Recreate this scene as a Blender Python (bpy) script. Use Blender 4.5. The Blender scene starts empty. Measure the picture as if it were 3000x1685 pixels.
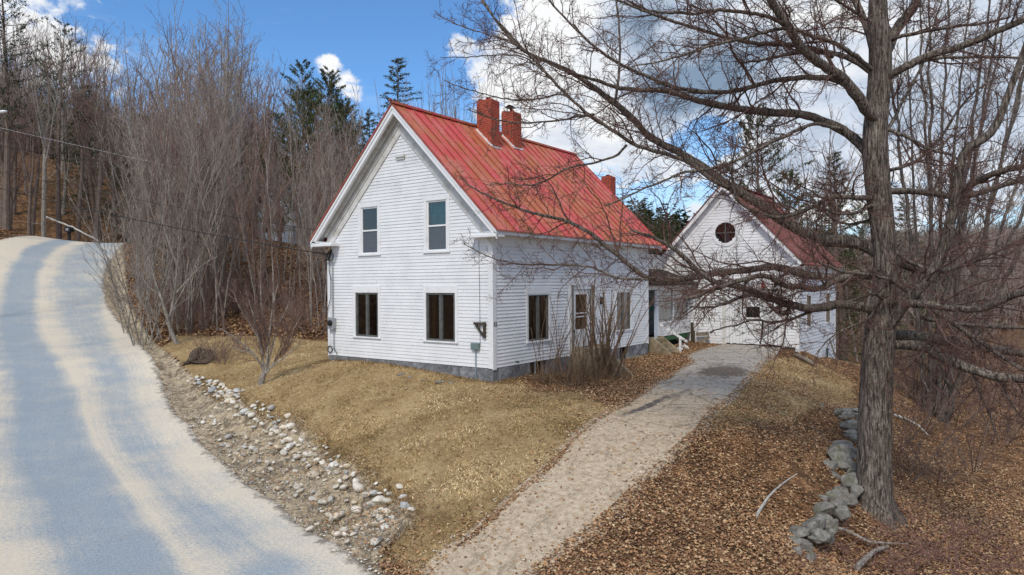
import bpy, math, random
import numpy as np
from mathutils import Vector, Matrix
rad = math.radians
PI = math.pi
scn = bpy.context.scene
COL = scn.collection

# ------------------------------------------------------------------ camera
CAM = np.array([11.7297, -15.1246, 2.72]); YAW, PIT, ROL, F = -.6316, -.0052, -.0062, 2025.1
def cam_axes():
    cy, sy = math.cos(YAW), math.sin(YAW)
    f = np.array([sy*math.cos(PIT), cy*math.cos(PIT), math.sin(PIT)])
    r = np.array([cy, -sy, 0.0]); u = np.cross(r, f)
    return r*math.cos(ROL)+u*math.sin(ROL), -r*math.sin(ROL)+u*math.cos(ROL), f
RX, UX, FX = cam_axes()
cd = bpy.data.cameras.new('camera'); cam = bpy.data.objects.new('camera', cd); COL.objects.link(cam)
cd.sensor_width = 36; cd.lens = 36*F/3000; cd.clip_start = .05; cd.clip_end = 3000
M4 = Matrix.Identity(4)
for i in range(3):
    M4[i][0] = RX[i]; M4[i][1] = UX[i]; M4[i][2] = -FX[i]; M4[i][3] = CAM[i]
cam.matrix_world = M4
scn.camera = cam
def ray(x, y): return FX + RX*(x-1500)/F - UX*(y-842.5)/F
def at(x, y, d): return CAM + ray(x, y)*d           # a point seen at photo pixel x,y at depth d metres

# ------------------------------------------------------------------ view, sky, sun
scn.view_settings.view_transform = 'Standard'; scn.view_settings.look = 'None'
scn.view_settings.exposure = 0.42; scn.view_settings.gamma = 1
w = bpy.data.worlds.new('World'); scn.world = w; w.use_nodes = True
SUN_EL, SUN_AZ = 48.0, 160.0       # azimuth clockwise from +Y
def build_world():
    nt = w.node_tree; nt.nodes.clear(); N = nt.nodes.new; L = nt.links.new
    out = N('ShaderNodeOutputWorld'); bg = N('ShaderNodeBackground'); bg.inputs[1].default_value = .12
    sky = N('ShaderNodeTexSky'); sky.sky_type = 'NISHITA'; sky.sun_disc = False
    sky.sun_elevation = rad(SUN_EL); sky.sun_rotation = rad(SUN_AZ); sky.air_density = 1.0; sky.dust_density = .5; sky.ozone_density = 2.0
    tint = N('ShaderNodeMix'); tint.data_type = 'RGBA'; tint.blend_type = 'MULTIPLY'; tint.inputs[0].default_value = 1
    L(sky.outputs[0], tint.inputs[6]); tint.inputs[7].default_value = (.56, .84, 1.08, 1)
    tc = N('ShaderNodeTexCoord')
    def math_(op, a, b=None, c=None):
        m = N('ShaderNodeMath'); m.operation = op
        for i, v in enumerate((a, b, c)):
            if v is None: continue
            if isinstance(v, (int, float)): m.inputs[i].default_value = v
            else: L(v, m.inputs[i])
        return m.outputs[0]
    def noise(scale, det, rough, off=(0, 0, 0), zs=1.8, dist=0.0):
        mp = N('ShaderNodeMapping'); L(tc.outputs['Generated'], mp.inputs[0]); mp.inputs['Scale'].default_value = (1, 1, zs); mp.inputs['Location'].default_value = off
        n = N('ShaderNodeTexNoise'); n.inputs['Scale'].default_value = scale; n.inputs['Detail'].default_value = det; n.inputs['Roughness'].default_value = rough
        n.inputs['Distortion'].default_value = dist
        L(mp.outputs[0], n.inputs[0]); return n.outputs[0]
    def blob(px, py, r_, amp):
        v = ray(px, py); v = v/np.linalg.norm(v)
        s = N('ShaderNodeVectorMath'); s.operation = 'DISTANCE'; L(tc.outputs['Generated'], s.inputs[0]); s.inputs[1].default_value = tuple(v)
        q = math_('DIVIDE', s.outputs['Value'], r_); q = math_('MULTIPLY', q, q); q = math_('MULTIPLY', q, -1.0)
        return math_('MULTIPLY', math_('EXPONENT', q), amp)
    d1 = noise(5.0, 12, .60, (3.1, .7, .2), 1.8, .3); d2 = noise(16.0, 8, .6, (1.1, 4.7, .2), 1.6); d3 = noise(48.0, 7, .65, (6.1, 2.7, 4.2), 1.3, .4)
    dens = math_('ADD', math_('ADD', math_('MULTIPLY', d1, .55), math_('MULTIPLY', d2, .30)), math_('MULTIPLY', d3, .22)); dens = math_('SUBTRACT', dens, .035)
    # cumulus masses: where the clouds stand on the sky
    bl = [(1950, 40, .13, .20), (1640, 70, .075, .17), (1800, 60, .09, .12), (2150, 210, .13, .17), (1790, 300, .10, .14), (1420, 215, .05, .10), (1530, 290, .09, .14), (1900, 360, .08, .12), (1640, 400, .09, .09), (1390, 125, .03, .07),
          (955, 180, .022, .25), (985, 215, .030, .24), (1045, 240, .026, .22), (1150, 195, .026, .20), (1130, 215, .03, .1), (1340, 130, .02, .12), (150, 20, .07, .14), (60, 150, .12, .08), (400, -10, .05, .16), (1330, 150, .02, .14), (1420, 60, .03, -.1), (2600, 250, .28, .16), (2950, 150, .30, .18), (2300, 60, .09, .12), (2900, 640, .12, -.06),
          (700, 20, .14, -.16), (1180, 60, .11, -.22), (2115, 395, .045, -.24), (2010, 430, .04, -.16), (2190, 105, .04, -.26), (2110, 85, .02, -.1), (900, 60, .12, -.20), (1290, 330, .04, -.1), (1960, 470, .05, -.12)]
    dens = math_('ADD', math_('MULTIPLY', math_('SUBTRACT', dens, .5), 1.5), .5)
    m = dens
    for b in bl: m = math_('ADD', m, blob(*b))
    # unseen cloud overhead and behind, added to turn the blue ambient light neutral
    for v, r_, a_ in (((0, 0, 1), .85, .16), ((.59, -.8, .3), 1.0, .18)):
        sv = N('ShaderNodeVectorMath'); sv.operation = 'DISTANCE'; L(tc.outputs['Generated'], sv.inputs[0]); sv.inputs[1].default_value = v
        q = math_('DIVIDE', sv.outputs['Value'], r_); q = math_('MULTIPLY', math_('MULTIPLY', q, q), -1.0); m = math_('ADD', m, math_('MULTIPLY', math_('EXPONENT', q), a_))
    mr = N('ShaderNodeMapRange'); mr.interpolation_type = 'SMOOTHSTEP'; L(m, mr.inputs[0]); mr.inputs[1].default_value = .555; mr.inputs[2].default_value = .70
    thin = noise(2.4, 8, .62, (8, 2, 5), 4)
    th = N('ShaderNodeMapRange'); L(thin, th.inputs[0]); th.inputs[1].default_value = .5; th.inputs[2].default_value = 1.0; th.inputs[4].default_value = .5
    # pale haze towards the horizon
    sepz = N('ShaderNodeSeparateXYZ'); L(tc.outputs['Generated'], sepz.inputs[0]); hz = N('ShaderNodeMapRange'); L(sepz.outputs[2], hz.inputs[0]); hz.inputs[1].default_value = .26; hz.inputs[2].default_value = .02; hz.inputs[3].default_value = 0; hz.inputs[4].default_value = .45
    cover = math_('MAXIMUM', math_('MAXIMUM', mr.outputs[0], th.outputs[0]), hz.outputs[0])
    sh = math_('ADD', math_('MULTIPLY', noise(6.5, 10, .58, (1.3, 5.7, 2.2), 2.4, .3), .8), math_('MULTIPLY', noise(22, 8, .65, (7, 5, 2), 1.8), .28)); sh = math_('SUBTRACT', sh, .03)
    for b in ((2060, 245, .075, -.24), (1900, 275, .06, -.17), (1860, 110, .06, -.14), (2000, 20, .05, -.05), (2000, 178, .035, .12), (1600, 70, .05, .2), (1800, 205, .04, .16), (1700, 20, .05, .15), (960, 190, .08, .2), (1500, 300, .06, .12), (1800, 345, .05, .14), (1150, 195, .05, .15), (200, 20, .1, .12)):
        sh = math_('ADD', sh, blob(*b))
    # thick middles are greyer than the sunlit rims
    rim = N('ShaderNodeMapRange'); L(m, rim.inputs[0]); rim.inputs[1].default_value = .62; rim.inputs[2].default_value = .80; rim.inputs[3].default_value = .07; rim.inputs[4].default_value = -.05
    sh = math_('ADD', sh, rim.outputs[0])
    cr = N('ShaderNodeValToRGB'); L(sh, cr.inputs[0])
    e = cr.color_ramp.elements; e[0].position = .22; e[0].color = (1.5, 2.1, 2.9, 1); e[1].position = .60; e[1].color = (6.1, 6.15, 6.2, 1)
    el = cr.color_ramp.elements.new(.42); el.color = (3.9, 4.4, 5.2, 1)
    mx = N('ShaderNodeMix'); mx.data_type = 'RGBA'; L(cover, mx.inputs[0]); L(tint.outputs[2], mx.inputs[6]); L(cr.outputs[0], mx.inputs[7])
    L(mx.outputs[2], bg.inputs[0]); L(bg.outputs[0], out.inputs[0])
build_world()
sl = bpy.data.lights.new('sun', 'SUN'); sl.energy = 1.7; sl.angle = rad(12); sl.color = (1, .93, .82)
so = bpy.data.objects.new('sun', sl); COL.objects.link(so)
az = rad(SUN_AZ); sd = Vector((math.sin(az)*math.cos(rad(SUN_EL)), math.cos(az)*math.cos(rad(SUN_EL)), math.sin(rad(SUN_EL))))
so.rotation_euler = sd.to_track_quat('Z', 'Y').to_euler()

# ------------------------------------------------------------------ helpers
def tag(o, label=None, cat=None, group=None, kind=None):
    if label: o['label'] = label
    if cat: o['category'] = cat
    if group: o['group'] = group
    if kind: o['kind'] = kind
    return o
def empty(name, loc, label, cat, group=None):
    o = bpy.data.objects.new(name, None); COL.objects.link(o); o.location = loc; o.empty_display_size = .2
    return tag(o, label, cat, group)
class MB:
    def __init__(s): s.v = []; s.f = []; s.n = 0; s.m = []; s.cols = None
    def add(s, vs, fs, mi=0):
        b = s.n
        s.v.extend([tuple(v) for v in vs]); s.n += len(vs)
        for f in fs: s.f.append(tuple(b+i for i in f)); s.m.append(mi)
    def box(s, a, b, mi=0):
        x0, x1 = sorted((a[0], b[0])); y0, y1 = sorted((a[1], b[1])); z0, z1 = sorted((a[2], b[2]))
        s.add([(x0,y0,z0),(x1,y0,z0),(x1,y1,z0),(x0,y1,z0),(x0,y0,z1),(x1,y0,z1),(x1,y1,z1),(x0,y1,z1)],
              [(0,3,2,1),(4,5,6,7),(0,1,5,4),(1,2,6,5),(2,3,7,6),(3,0,4,7)], mi)
    def beam(s, p, q, wd, ht, up=(0,0,1), mi=0):       # rectangular bar p->q
        p = Vector(p); q = Vector(q); d = (q-p).normalized(); up = Vector(up); sd_ = d.cross(up).normalized(); u2 = sd_.cross(d)
        a = sd_*wd/2; b = u2*ht/2
        s.add([p-a-b, p+a-b, p+a+b, p-a+b, q-a-b, q+a-b, q+a+b, q-a+b], [(0,1,2,3),(7,6,5,4),(0,4,5,1),(1,5,6,2),(2,6,7,3),(3,7,4,0)], mi)
    def tube(s, pts, rr, k=6, mi=0, cap=False):
        pts = np.asarray(pts, float); n = len(pts)
        if n < 2: return
        if np.isscalar(rr): rr = np.full(n, rr)
        t = np.empty_like(pts); t[1:-1] = pts[2:]-pts[:-2]; t[0] = pts[1]-pts[0]; t[-1] = pts[-1]-pts[-2]
        t /= np.maximum(np.linalg.norm(t, axis=1, keepdims=True), 1e-9)
        m = np.abs(t.mean(0)); ref = np.eye(3)[int(np.argmin(m))]
        a = np.cross(t, ref); a /= np.maximum(np.linalg.norm(a, axis=1, keepdims=True), 1e-9); b = np.cross(t, a)
        ang = np.arange(k)*2*PI/k
        ring = pts[:, None, :] + (a[:, None, :]*np.cos(ang)[None, :, None] + b[:, None, :]*np.sin(ang)[None, :, None])*np.asarray(rr)[:, None, None]
        base = s.n; s.v.extend(map(tuple, ring.reshape(-1, 3))); s.n += n*k
        for i in range(n-1):
            o = base+i*k
            for j in range(k):
                j2 = (j+1) % k
                s.f.append((o+j, o+j2, o+k+j2, o+k+j)); s.m.append(mi)
        if cap:
            s.f.append(tuple(base+j for j in range(k))[::-1]); s.m.append(mi)
            s.f.append(tuple(base+(n-1)*k+j for j in range(k))); s.m.append(mi)
    def sweep(s, prof, p, q, up=(0,0,1)):
        pass
    def build(s, name, mats, parent=None, smooth=False, loc=None):
        me = bpy.data.meshes.new(name)
        me.from_pydata(s.v, [], s.f)
        if not isinstance(mats, (list, tuple)): mats = [mats]
        for m_ in mats: me.materials.append(m_)
        if len(mats) > 1: me.polygons.foreach_set('material_index', s.m)
        if smooth: me.polygons.foreach_set('use_smooth', [True]*len(me.polygons))
        me.update()
        o = bpy.data.objects.new(name, me); COL.objects.link(o)
        if loc is not None: o.location = loc
        if parent:
            o.parent = parent
        return o
def build_split(mb_, name, mat, parent, po):
    """every separate piece collected in mb_ becomes a part of its own"""
    n = mb_.n; par = list(range(n))
    def fd(a):
        while par[a] != a: par[a] = par[par[a]]; a = par[a]
        return a
    for f in mb_.f:
        for q in f[1:]: par[fd(q)] = fd(f[0])
    grp = {}
    for i in range(n): grp.setdefault(fd(i), []).append(i)
    ks = list(grp); V = np.array(mb_.v); bb = [(V[grp[k]].min(0)-.03, V[grp[k]].max(0)+.03) for k in ks]; g2 = list(range(len(ks)))
    def f2(a):
        while g2[a] != a: a = g2[a]
        return a
    for i in range(len(ks)):
        for j in range(i):
            if np.all(bb[i][0] <= bb[j][1]) and np.all(bb[j][0] <= bb[i][1]): g2[f2(i)] = f2(j)
    where = {k: f2(i) for i, k in enumerate(ks)}
    for c in sorted(set(where.values())):
        t = MB(); mp_ = {}
        for i in range(n):
            if where[fd(i)] == c: mp_[i] = len(t.v); t.v.append(mb_.v[i])
        t.n = len(t.v); t.f = [tuple(mp_[q] for q in f) for f in mb_.f if where[fd(f[0])] == c]; t.m = [0]*len(t.f)
        o = t.build(name, mat); place(o, parent, po)
def npmesh(name, V, Fc, mats, col=None, smooth=False, attrs=None, uv=None):
    """V (n,3), Fc (m,k) fast mesh; col per-face rgb"""
    V = np.asarray(V, np.float32); Fc = np.asarray(Fc, np.int32); m, k = Fc.shape
    me = bpy.data.meshes.new(name)
    me.vertices.add(len(V)); me.vertices.foreach_set('co', V.ravel())
    me.loops.add(m*k); me.loops.foreach_set('vertex_index', Fc.ravel())
    me.polygons.add(m); me.polygons.foreach_set('loop_start', np.arange(0, m*k, k, dtype=np.int32)); me.polygons.foreach_set('loop_total', np.full(m, k, np.int32))
    if smooth: me.polygons.foreach_set('use_smooth', np.ones(m, bool))
    me.update(calc_edges=True)
    if not isinstance(mats, (list, tuple)): mats = [mats]
    for q in mats: me.materials.append(q)
    if col is not None:
        a = me.attributes.new('tone', 'FLOAT_COLOR', 'FACE'); c = np.ones((m, 4), np.float32); c[:, :3] = col; a.data.foreach_set('color', c.ravel())
    if attrs:
        for kx, vv in attrs.items():
            a = me.attributes.new(kx, 'FLOAT', 'POINT'); a.data.foreach_set('value', np.asarray(vv, np.float32))
    if uv is not None:
        l = me.uv_layers.new(name='UVMap'); l.data.foreach_set('uv', np.asarray(uv, np.float32)[Fc.ravel()].ravel())
    o = bpy.data.objects.new(name, me); COL.objects.link(o); return o
def place(o, parent, loc):        # parent an object whose mesh is in world coords to an empty at loc
    o.parent = parent; o.location = tuple(-c for c in loc)

# ------------------------------------------------------------------ materials
class NT:
    def __init__(s, name, rough=.7, spec=.3):
        s.m = bpy.data.materials.new(name); s.m.use_nodes = True; s.t = s.m.node_tree; s.t.nodes.clear()
        s.out = s.N('ShaderNodeOutputMaterial'); s.b = s.N('ShaderNodeBsdfPrincipled'); s.L(s.b.outputs[0], s.out.inputs[0])
        s.b.inputs['Roughness'].default_value = rough; s.b.inputs['Specular IOR Level'].default_value = spec
        s._tc = None
    def N(s, t): return s.t.nodes.new(t)
    def L(s, a, b): s.t.links.new(a, b)
    def co(s, kind='Object'):
        if s._tc is None: s._tc = s.N('ShaderNodeTexCoord')
        return s._tc.outputs[kind]
    def pos(s):
        g = s.N('ShaderNodeNewGeometry'); return g.outputs['Position']
    def mp(s, v, scale=(1,1,1), rot=(0,0,0), loc=(0,0,0)):
        m = s.N('ShaderNodeMapping'); s.L(v, m.inputs[0]); m.inputs['Scale'].default_value = scale; m.inputs['Rotation'].default_value = rot; m.inputs['Location'].default_value = loc; return m.outputs[0]
    def noise(s, v, scale, det=4, rough=.55, dist=0):
        n = s.N('ShaderNodeTexNoise'); s.L(v, n.inputs[0]); n.inputs['Scale'].default_value = scale; n.inputs['Detail'].default_value = det; n.inputs['Roughness'].default_value = rough; n.inputs['Distortion'].default_value = dist
        return n.outputs[0]
    def vor(s, v, scale, feat='F1', out='Distance'):
        n = s.N('ShaderNodeTexVoronoi'); n.feature = feat; s.L(v, n.inputs[0]); n.inputs['Scale'].default_value = scale; return n.outputs[out]
    def math(s, op, a, b=None, c=None, clamp=False):
        m = s.N('ShaderNodeMath'); m.operation = op; m.use_clamp = clamp
        for i, v in enumerate((a, b, c)):
            if v is None: continue
            if isinstance(v, (int, float)): m.inputs[i].default_value = v
            else: s.L(v, m.inputs[i])
        return m.outputs[0]
    def rng(s, v, a, b, c=0, d=1, smooth=True):
        m = s.N('ShaderNodeMapRange'); m.interpolation_type = 'SMOOTHSTEP' if smooth else 'LINEAR'
        s.L(v, m.inputs[0])
        for i, q in enumerate((a, b, c, d)): m.inputs[i+1].default_value = q
        return m.outputs[0]
    def mix(s, fac, a, b, mode='MIX'):
        m = s.N('ShaderNodeMix'); m.data_type = 'RGBA'; m.blend_type = mode
        if isinstance(fac, (int, float)): m.inputs[0].default_value = fac
        else: s.L(fac, m.inputs[0])
        for i, v in ((6, a), (7, b)):
            if isinstance(v, tuple): m.inputs[i].default_value = v+(1,) if len(v) == 3 else v
            else: s.L(v, m.inputs[i])
        return m.outputs[2]
    def ramp(s, v, stops):
        r = s.N('ShaderNodeValToRGB'); s.L(v, r.inputs[0]); e = r.color_ramp.elements
        while len(e) < len(stops): e.new(.5)
        for el, (p, c) in zip(e, stops): el.position = p; el.color = c+(1,)
        return r.outputs[0]
    def col(s, c):
        if isinstance(c, tuple): s.b.inputs['Base Color'].default_value = c+(1,)
        else: s.L(c, s.b.inputs['Base Color'])
        return s
    def bump(s, h, strength=.4, dist=.02):
        b = s.N('ShaderNodeBump'); b.inputs['Strength'].default_value = strength; b.inputs['Distance'].default_value = dist; s.L(h, b.inputs['Height']); s.L(b.outputs[0], s.b.inputs['Normal']); return s
    def attr(s, name, out='Fac'):
        a = s.N('ShaderNodeAttribute'); a.attribute_name = name; return a.outputs[out]
def simple(name, c, rough=.7, spec=.3, metal=0, var=.15, scale=6, bump=.0):
    m = NT(name, rough, spec); p = m.co()
    n = m.noise(p, scale, 5, .6)
    lo = tuple(x*(1-var) for x in c); hi = tuple(min(1, x*(1+var)) for x in c)
    m.col(m.ramp(n, [(.3, lo), (.7, hi)])); m.b.inputs['Metallic'].default_value = metal
    if bump: m.bump(m.noise(p, scale*6, 4), bump, .01)
    return m.m

def mat_paint():
    m = NT('white_paint', .55, .35); p = m.pos()
    big = m.noise(p, 1.3, 6, .65); fine = m.noise(m.mp(p, (3, 3, 26)), 3.0, 5, .7)
    sep = m.N('ShaderNodeSeparateXYZ'); m.L(p, sep.inputs[0])
    high = m.rng(sep.outputs[2], 4.2, 6.6, 0, 1)
    thr = m.math('ADD', fine, m.math('MULTIPLY', big, .35)); thr = m.math('ADD', thr, m.math('MULTIPLY', high, .10))
    wear = m.rng(thr, .80, .92, 0, .6)
    base = m.mix(m.rng(big, .35, .7, 0, 1), (.80, .81, .83), (.72, .73, .75))
    c = m.mix(wear, base, (.36, .36, .37))
    grime = m.rng(m.noise(p, 4.0, 5, .7), .55, .85, 0, .25)
    m.col(m.mix(grime, c, (.5, .49, .45))); m.bump(fine, .08, .004); return m.m
def mat_trim():
    m = NT('white_trim_paint', .5, .35); p = m.pos(); n = m.noise(p, 3.5, 6, .7)
    m.col(m.mix(m.rng(n, .45, .8, 0, .5), (.80, .81, .83), (.5, .49, .45))); return m.m
def mat_soffit():
    m = NT('weathered_white_soffit', .65, .3); p = m.pos(); n = m.noise(m.mp(p, (1, 1, 1)), 2.2, 7, .7); n2 = m.noise(p, 14, 5, .7)
    c = m.mix(m.rng(n, .40, .70, 0, .8), (.66, .66, .65), (.40, .37, .31)); c = m.mix(m.rng(n2, .55, .8, 0, .4), c, (.3, .28, .24)); m.col(c); return m.m
def mat_roof():
    m = NT('red_metal_roof', .5, .35); p = m.co()
    st = m.noise(m.mp(p, (.9, 3.2, .9)), 1.2, 7, .62)         # streaks down the slope
    blot = m.noise(p, .55, 4, .6); fine = m.noise(m.mp(p, (4, 14, 4)), 2.5, 5, .7)
    # every sheet weathers on its own
    sep = m.N('ShaderNodeSeparateXYZ'); m.L(p, sep.inputs[0])
    pan = m.math('FLOOR', m.math('DIVIDE', sep.outputs[1], .43)); wn = m.N('ShaderNodeTexWhiteNoise'); wn.noise_dimensions = '1D'; m.L(pan, wn.inputs['W'])
    f = m.math('ADD', m.math('MULTIPLY', st, .55), m.math('MULTIPLY', blot, .5)); f = m.math('ADD', f, m.math('MULTIPLY', wn.outputs[0], .10)); f = m.math('ADD', f, m.math('MULTIPLY', fine, .12))
    c = m.mix(m.rng(fine, .3, .75), (.56, .058, .062), (.66, .11, .105))
    c = m.mix(m.rng(f, .57, .69, 0, .75), c, (.43, .16, .05))
    c = m.mix(m.rng(m.noise(m.mp(p, (1, 5, 1), loc=(4, 2, 1)), 2.3, 6, .7), .60, .78, 0, .5), c, (.62, .26, .2))
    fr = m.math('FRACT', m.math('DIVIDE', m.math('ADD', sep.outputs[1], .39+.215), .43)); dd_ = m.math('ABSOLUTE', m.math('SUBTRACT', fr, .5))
    c = m.mix(m.rng(dd_, .03, .085, .62, 0), c, (.17, .05, .03))  # dark band by each seam: rib shadow and dirt put into the colour
    c = m.mix(m.rng(m.noise(m.mp(p, (1, 2, 1), loc=(7, 7, 7)), 1.1, 7, .75), .47, .62, 0, .5), c, (.58, .23, .19))
    m.col(c); m.bump(m.noise(m.mp(p, (1, 6, 1)), 2, 3), .12, .01); return m.m
def mat_shingle():
    m = NT('brown_red_shingles', .8, .2); p = m.co()
    br = m.noise(m.mp(p, (1, 3, 1)), 6, 3, .6); bl = m.noise(p, .8, 4)
    c = m.mix(m.rng(br, .3, .7), (.14, .042, .032), (.27, .088, .07)); m.col(m.mix(m.rng(bl, .4, .65, 0, .5), c, (.33, .15, .13))); return m.m
def mat_brick():
    m = NT('old_red_brick', .85, .15); p = m.pos()
    sep = m.N('ShaderNodeSeparateXYZ'); m.L(p, sep.inputs[0]); cmb = m.N('ShaderNodeCombineXYZ')
    m.L(m.math('ADD', sep.outputs[0], sep.outputs[1]), cmb.inputs[0]); m.L(sep.outputs[2], cmb.inputs[1])
    b = m.N('ShaderNodeTexBrick'); m.L(cmb.outputs[0], b.inputs[0]); b.inputs['Scale'].default_value = 1; b.inputs['Brick Width'].default_value = .21; b.inputs['Row Height'].default_value = .075; b.inputs['Mortar Size'].default_value = .006
    b.inputs['Color1'].default_value = (.30, .045, .03, 1); b.inputs['Color2'].default_value = (.40, .075, .045, 1); b.inputs['Mortar'].default_value = (.42, .2, .13, 1); b.inputs['Bias'].default_value = -.2
    n = m.noise(p, 5, 5, .7); m.col(m.mix(m.rng(n, .5, .8, 0, .55), b.outputs[0], (.17, .05, .04))); m.bump(b.outputs['Fac'], -.5, .01); return m.m
def mat_granite():
    m = NT('grey_granite', .8, .3); p = m.pos(); n = m.noise(p, 2.6, 9, .8, .5); s2 = m.noise(p, 30, 4, .7)
    sc = m.vor(m.mp(p, (1, 1, 2.2), (.4, .5, .3)), 3.4, 'DISTANCE_TO_EDGE'); sc = m.rng(m.math('ADD', sc, m.math('MULTIPLY', s2, .05)), .02, .055, .55, 0)
    c = m.ramp(n, [(.34, (.075, .075, .08)), (.5, (.20, .205, .22)), (.64, (.40, .415, .44))])
    c = m.mix(sc, c, (.42, .44, .47)); m.col(m.mix(m.rng(s2, .3, .7, 0, .35), c, (.04, .04, .045))); m.bump(n, .4, .02); return m.m
def mat_concrete():
    m = NT('weathered_concrete', .9, .2); p = m.pos(); n = m.noise(p, 3, 7, .7)
    m.col(m.ramp(n, [(.3, (.12, .095, .06)), (.5, (.27, .22, .15)), (.72, (.43, .37, .27))])); m.bump(m.noise(p, 40, 4), .3, .01); return m.m
def mat_bark(name, dark, light, lich=None, sc=1.0, stripe=(3, 3, .5)):
    m = NT(name, .9, .15); p = m.co()
    v = m.noise(m.mp(p, stripe), 9*sc, 6, .7, .4); big = m.noise(p, 1.3, 5, .65)
    c = m.mix(m.rng(v, .35, .66), dark, light)
    if lich: c = m.mix(m.rng(m.noise(p, 3.2, 6, .75), .55, .72, 0, .75), c, lich)
    m.col(m.mix(m.rng(big, .4, .7, 0, .3), c, tuple(q*.6 for q in dark))); m.bump(v, .6, .03); return m.m
def mat_maplebark():
    m = NT('furrowed_maple_bark', .92, .12); p = m.pos()
    w1 = m.noise(p, 2.2, 4, .6); oc = m.co('Object')
    pp = m.N('ShaderNodeVectorMath'); pp.operation = 'ADD'; m.L(p, pp.inputs[0])
    cmb = m.N('ShaderNodeCombineXYZ'); m.L(m.math('MULTIPLY', w1, .16), cmb.inputs[0]); m.L(m.math('MULTIPLY', w1, -.14), cmb.inputs[1]); m.L(cmb.outputs[0], pp.inputs[1])
    n1_ = m.noise(m.mp(pp.outputs[0], (1, 1, .10)), 34, 5, .6, .25); n2_ = m.noise(m.mp(pp.outputs[0], (1, 1, .22)), 75, 4, .7, .4)
    h = m.math('ADD', m.math('MULTIPLY', n1_, .7), m.math('MULTIPLY', n2_, .3))
    c = m.ramp(h, [(.40, (.03, .024, .020)), (.50, (.135, .112, .094)), (.62, (.32, .275, .235))])
    c = m.mix(m.rng(m.noise(p, 1.1, 5, .65), .42, .68, 0, .45), c, (.06, .05, .043))
    li = m.rng(m.noise(p, 4.5, 7, .75), .60, .74, 0, .5); c = m.mix(li, c, (.20, .21, .18))
    m.col(c); m.bump(h, .9, .03); return m.m
def mat_tone(name, rough=.85, spec=.15, trans=0):
    m = NT(name, rough, spec); m.col(m.attr('tone', 'Color')); return m.m
def mat_glass():
    m = NT('window_glass', .05, .5); tr = m.N('ShaderNodeBsdfTransparent'); tr.inputs[0].default_value = (.62, .68, .68, 1)
    gl = m.N('ShaderNodeBsdfGlossy'); gl.inputs['Roughness'].default_value = .03; lw = m.N('ShaderNodeFresnel'); lw.inputs[0].default_value = 1.5
    mx = m.N('ShaderNodeMixShader'); m.L(m.math('MULTIPLY', lw.outputs[0], 2.6, clamp=True), mx.inputs[0]); m.L(tr.outputs[0], mx.inputs[1]); m.L(gl.outputs[0], mx.inputs[2]); m.L(mx.outputs[0], m.out.inputs[0]); return m.m
def mat_stone():
    m = NT('field_stone', .85, .2); p = m.co(); oi = m.N('ShaderNodeObjectInfo'); n = m.noise(p, 5, 7, .7)
    base = m.ramp(oi.outputs['Random'], [(0, (.72, .66, .55)), (.2, (.52, .49, .43)), (.4, (.76, .71, .62)), (.55, (.34, .36, .38)), (.7, (.66, .55, .40)), (.85, (.80, .77, .70)), (1, (.55, .56, .55))])
    m.col(m.mix(m.rng(n, .50, .72, 0, .5), base, (.27, .23, .18))); m.bump(n, .4, .02); return m.m
def mat_wallstone():
    m = NT('lichened_wall_stone', .9, .2); p = m.pos(); n = m.noise(p, 6, 10, .8, .4); l = m.noise(p, 13, 8, .85); g = m.noise(m.mp(p, loc=(3, 1, 4)), 5, 6, .7)
    c = m.ramp(n, [(.3, (.06, .055, .045)), (.5, (.20, .19, .17)), (.7, (.36, .35, .32))]); c = m.mix(m.rng(l, .55, .68, 0, .8), c, (.55, .56, .53))
    m.col(m.mix(m.rng(g, .54, .66, 0, .65), c, (.10, .11, .04))); m.bump(n, .5, .04); return m.m
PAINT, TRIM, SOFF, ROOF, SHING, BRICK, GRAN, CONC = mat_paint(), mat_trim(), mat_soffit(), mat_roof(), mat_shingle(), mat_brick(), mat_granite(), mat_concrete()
MBARK = mat_maplebark(); GLASS = mat_glass(); STONE = mat_stone(); WSTONE = mat_wallstone()
TWIG = mat_bark('reddish_twig', (.09, .046, .038), (.21, .135, .115), (.3, .28, .25), 2)
GREYBARK = mat_bark('grey_sapling_bark', (.15, .13, .112), (.46, .42, .375), (.56, .55, .51))
BROWNBARK = mat_bark('brown_sapling_bark', (.10, .078, .066), (.29, .22, .185), None)
TWIG2 = mat_bark('purple_brown_twig', (.15, .095, .08), (.32, .215, .175), None, 2)
TWIG3 = mat_bark('grey_brown_twig', (.19, .16, .14), (.44, .38, .33), None, 2)
BIRCH = mat_bark('white_birch_bark', (.3, .28, .25), (.72, .70, .66), (.12, .11, .1), 1, (2, 2, 6))
DARKWOOD = simple('dark_stained_wood', (.06, .048, .035), .6, var=.3)
BRONZE = simple('dark_bronze_frame', (.11, .115, .11), .4, var=.3)
DARK = simple('interior_shade', (.012, .011, .010), .9)  # near-black colour stands in for the shade inside openings
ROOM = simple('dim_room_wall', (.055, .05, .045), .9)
BLACK = simple('black_plastic', (.015, .015, .017), .4)
WIRE = simple('black_cable', (.02, .02, .02), .6)
GALV = simple('galvanised_metal', (.42, .44, .45), .45, metal=.4)
TEAL = simple('teal_curtain', (.16, .50, .52), .9, var=.3)
WHITECLOTH = simple('white_curtain', (.6, .62, .64), .9)
PLYWOOD = simple('bare_wood', (.42, .22, .07), .8, var=.4, scale=12)
GREYWOOD = simple('grey_weathered_wood', (.22, .19, .15), .85, var=.4, scale=9)
GREENP = simple('green_paint', (.03, .12, .05), .6, var=.3)
FOILW = simple('white_scraps', (.75, .75, .74), .6)
DARKROOF = simple('dark_brown_asphalt_roofing', (.035, .024, .02), .9, var=.5, scale=10)
TARP = simple('blue_grey_board', (.12, .19, .27), .6)
LAMPM = simple('white_lamp_housing', (.7, .72, .74), .4)
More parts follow.
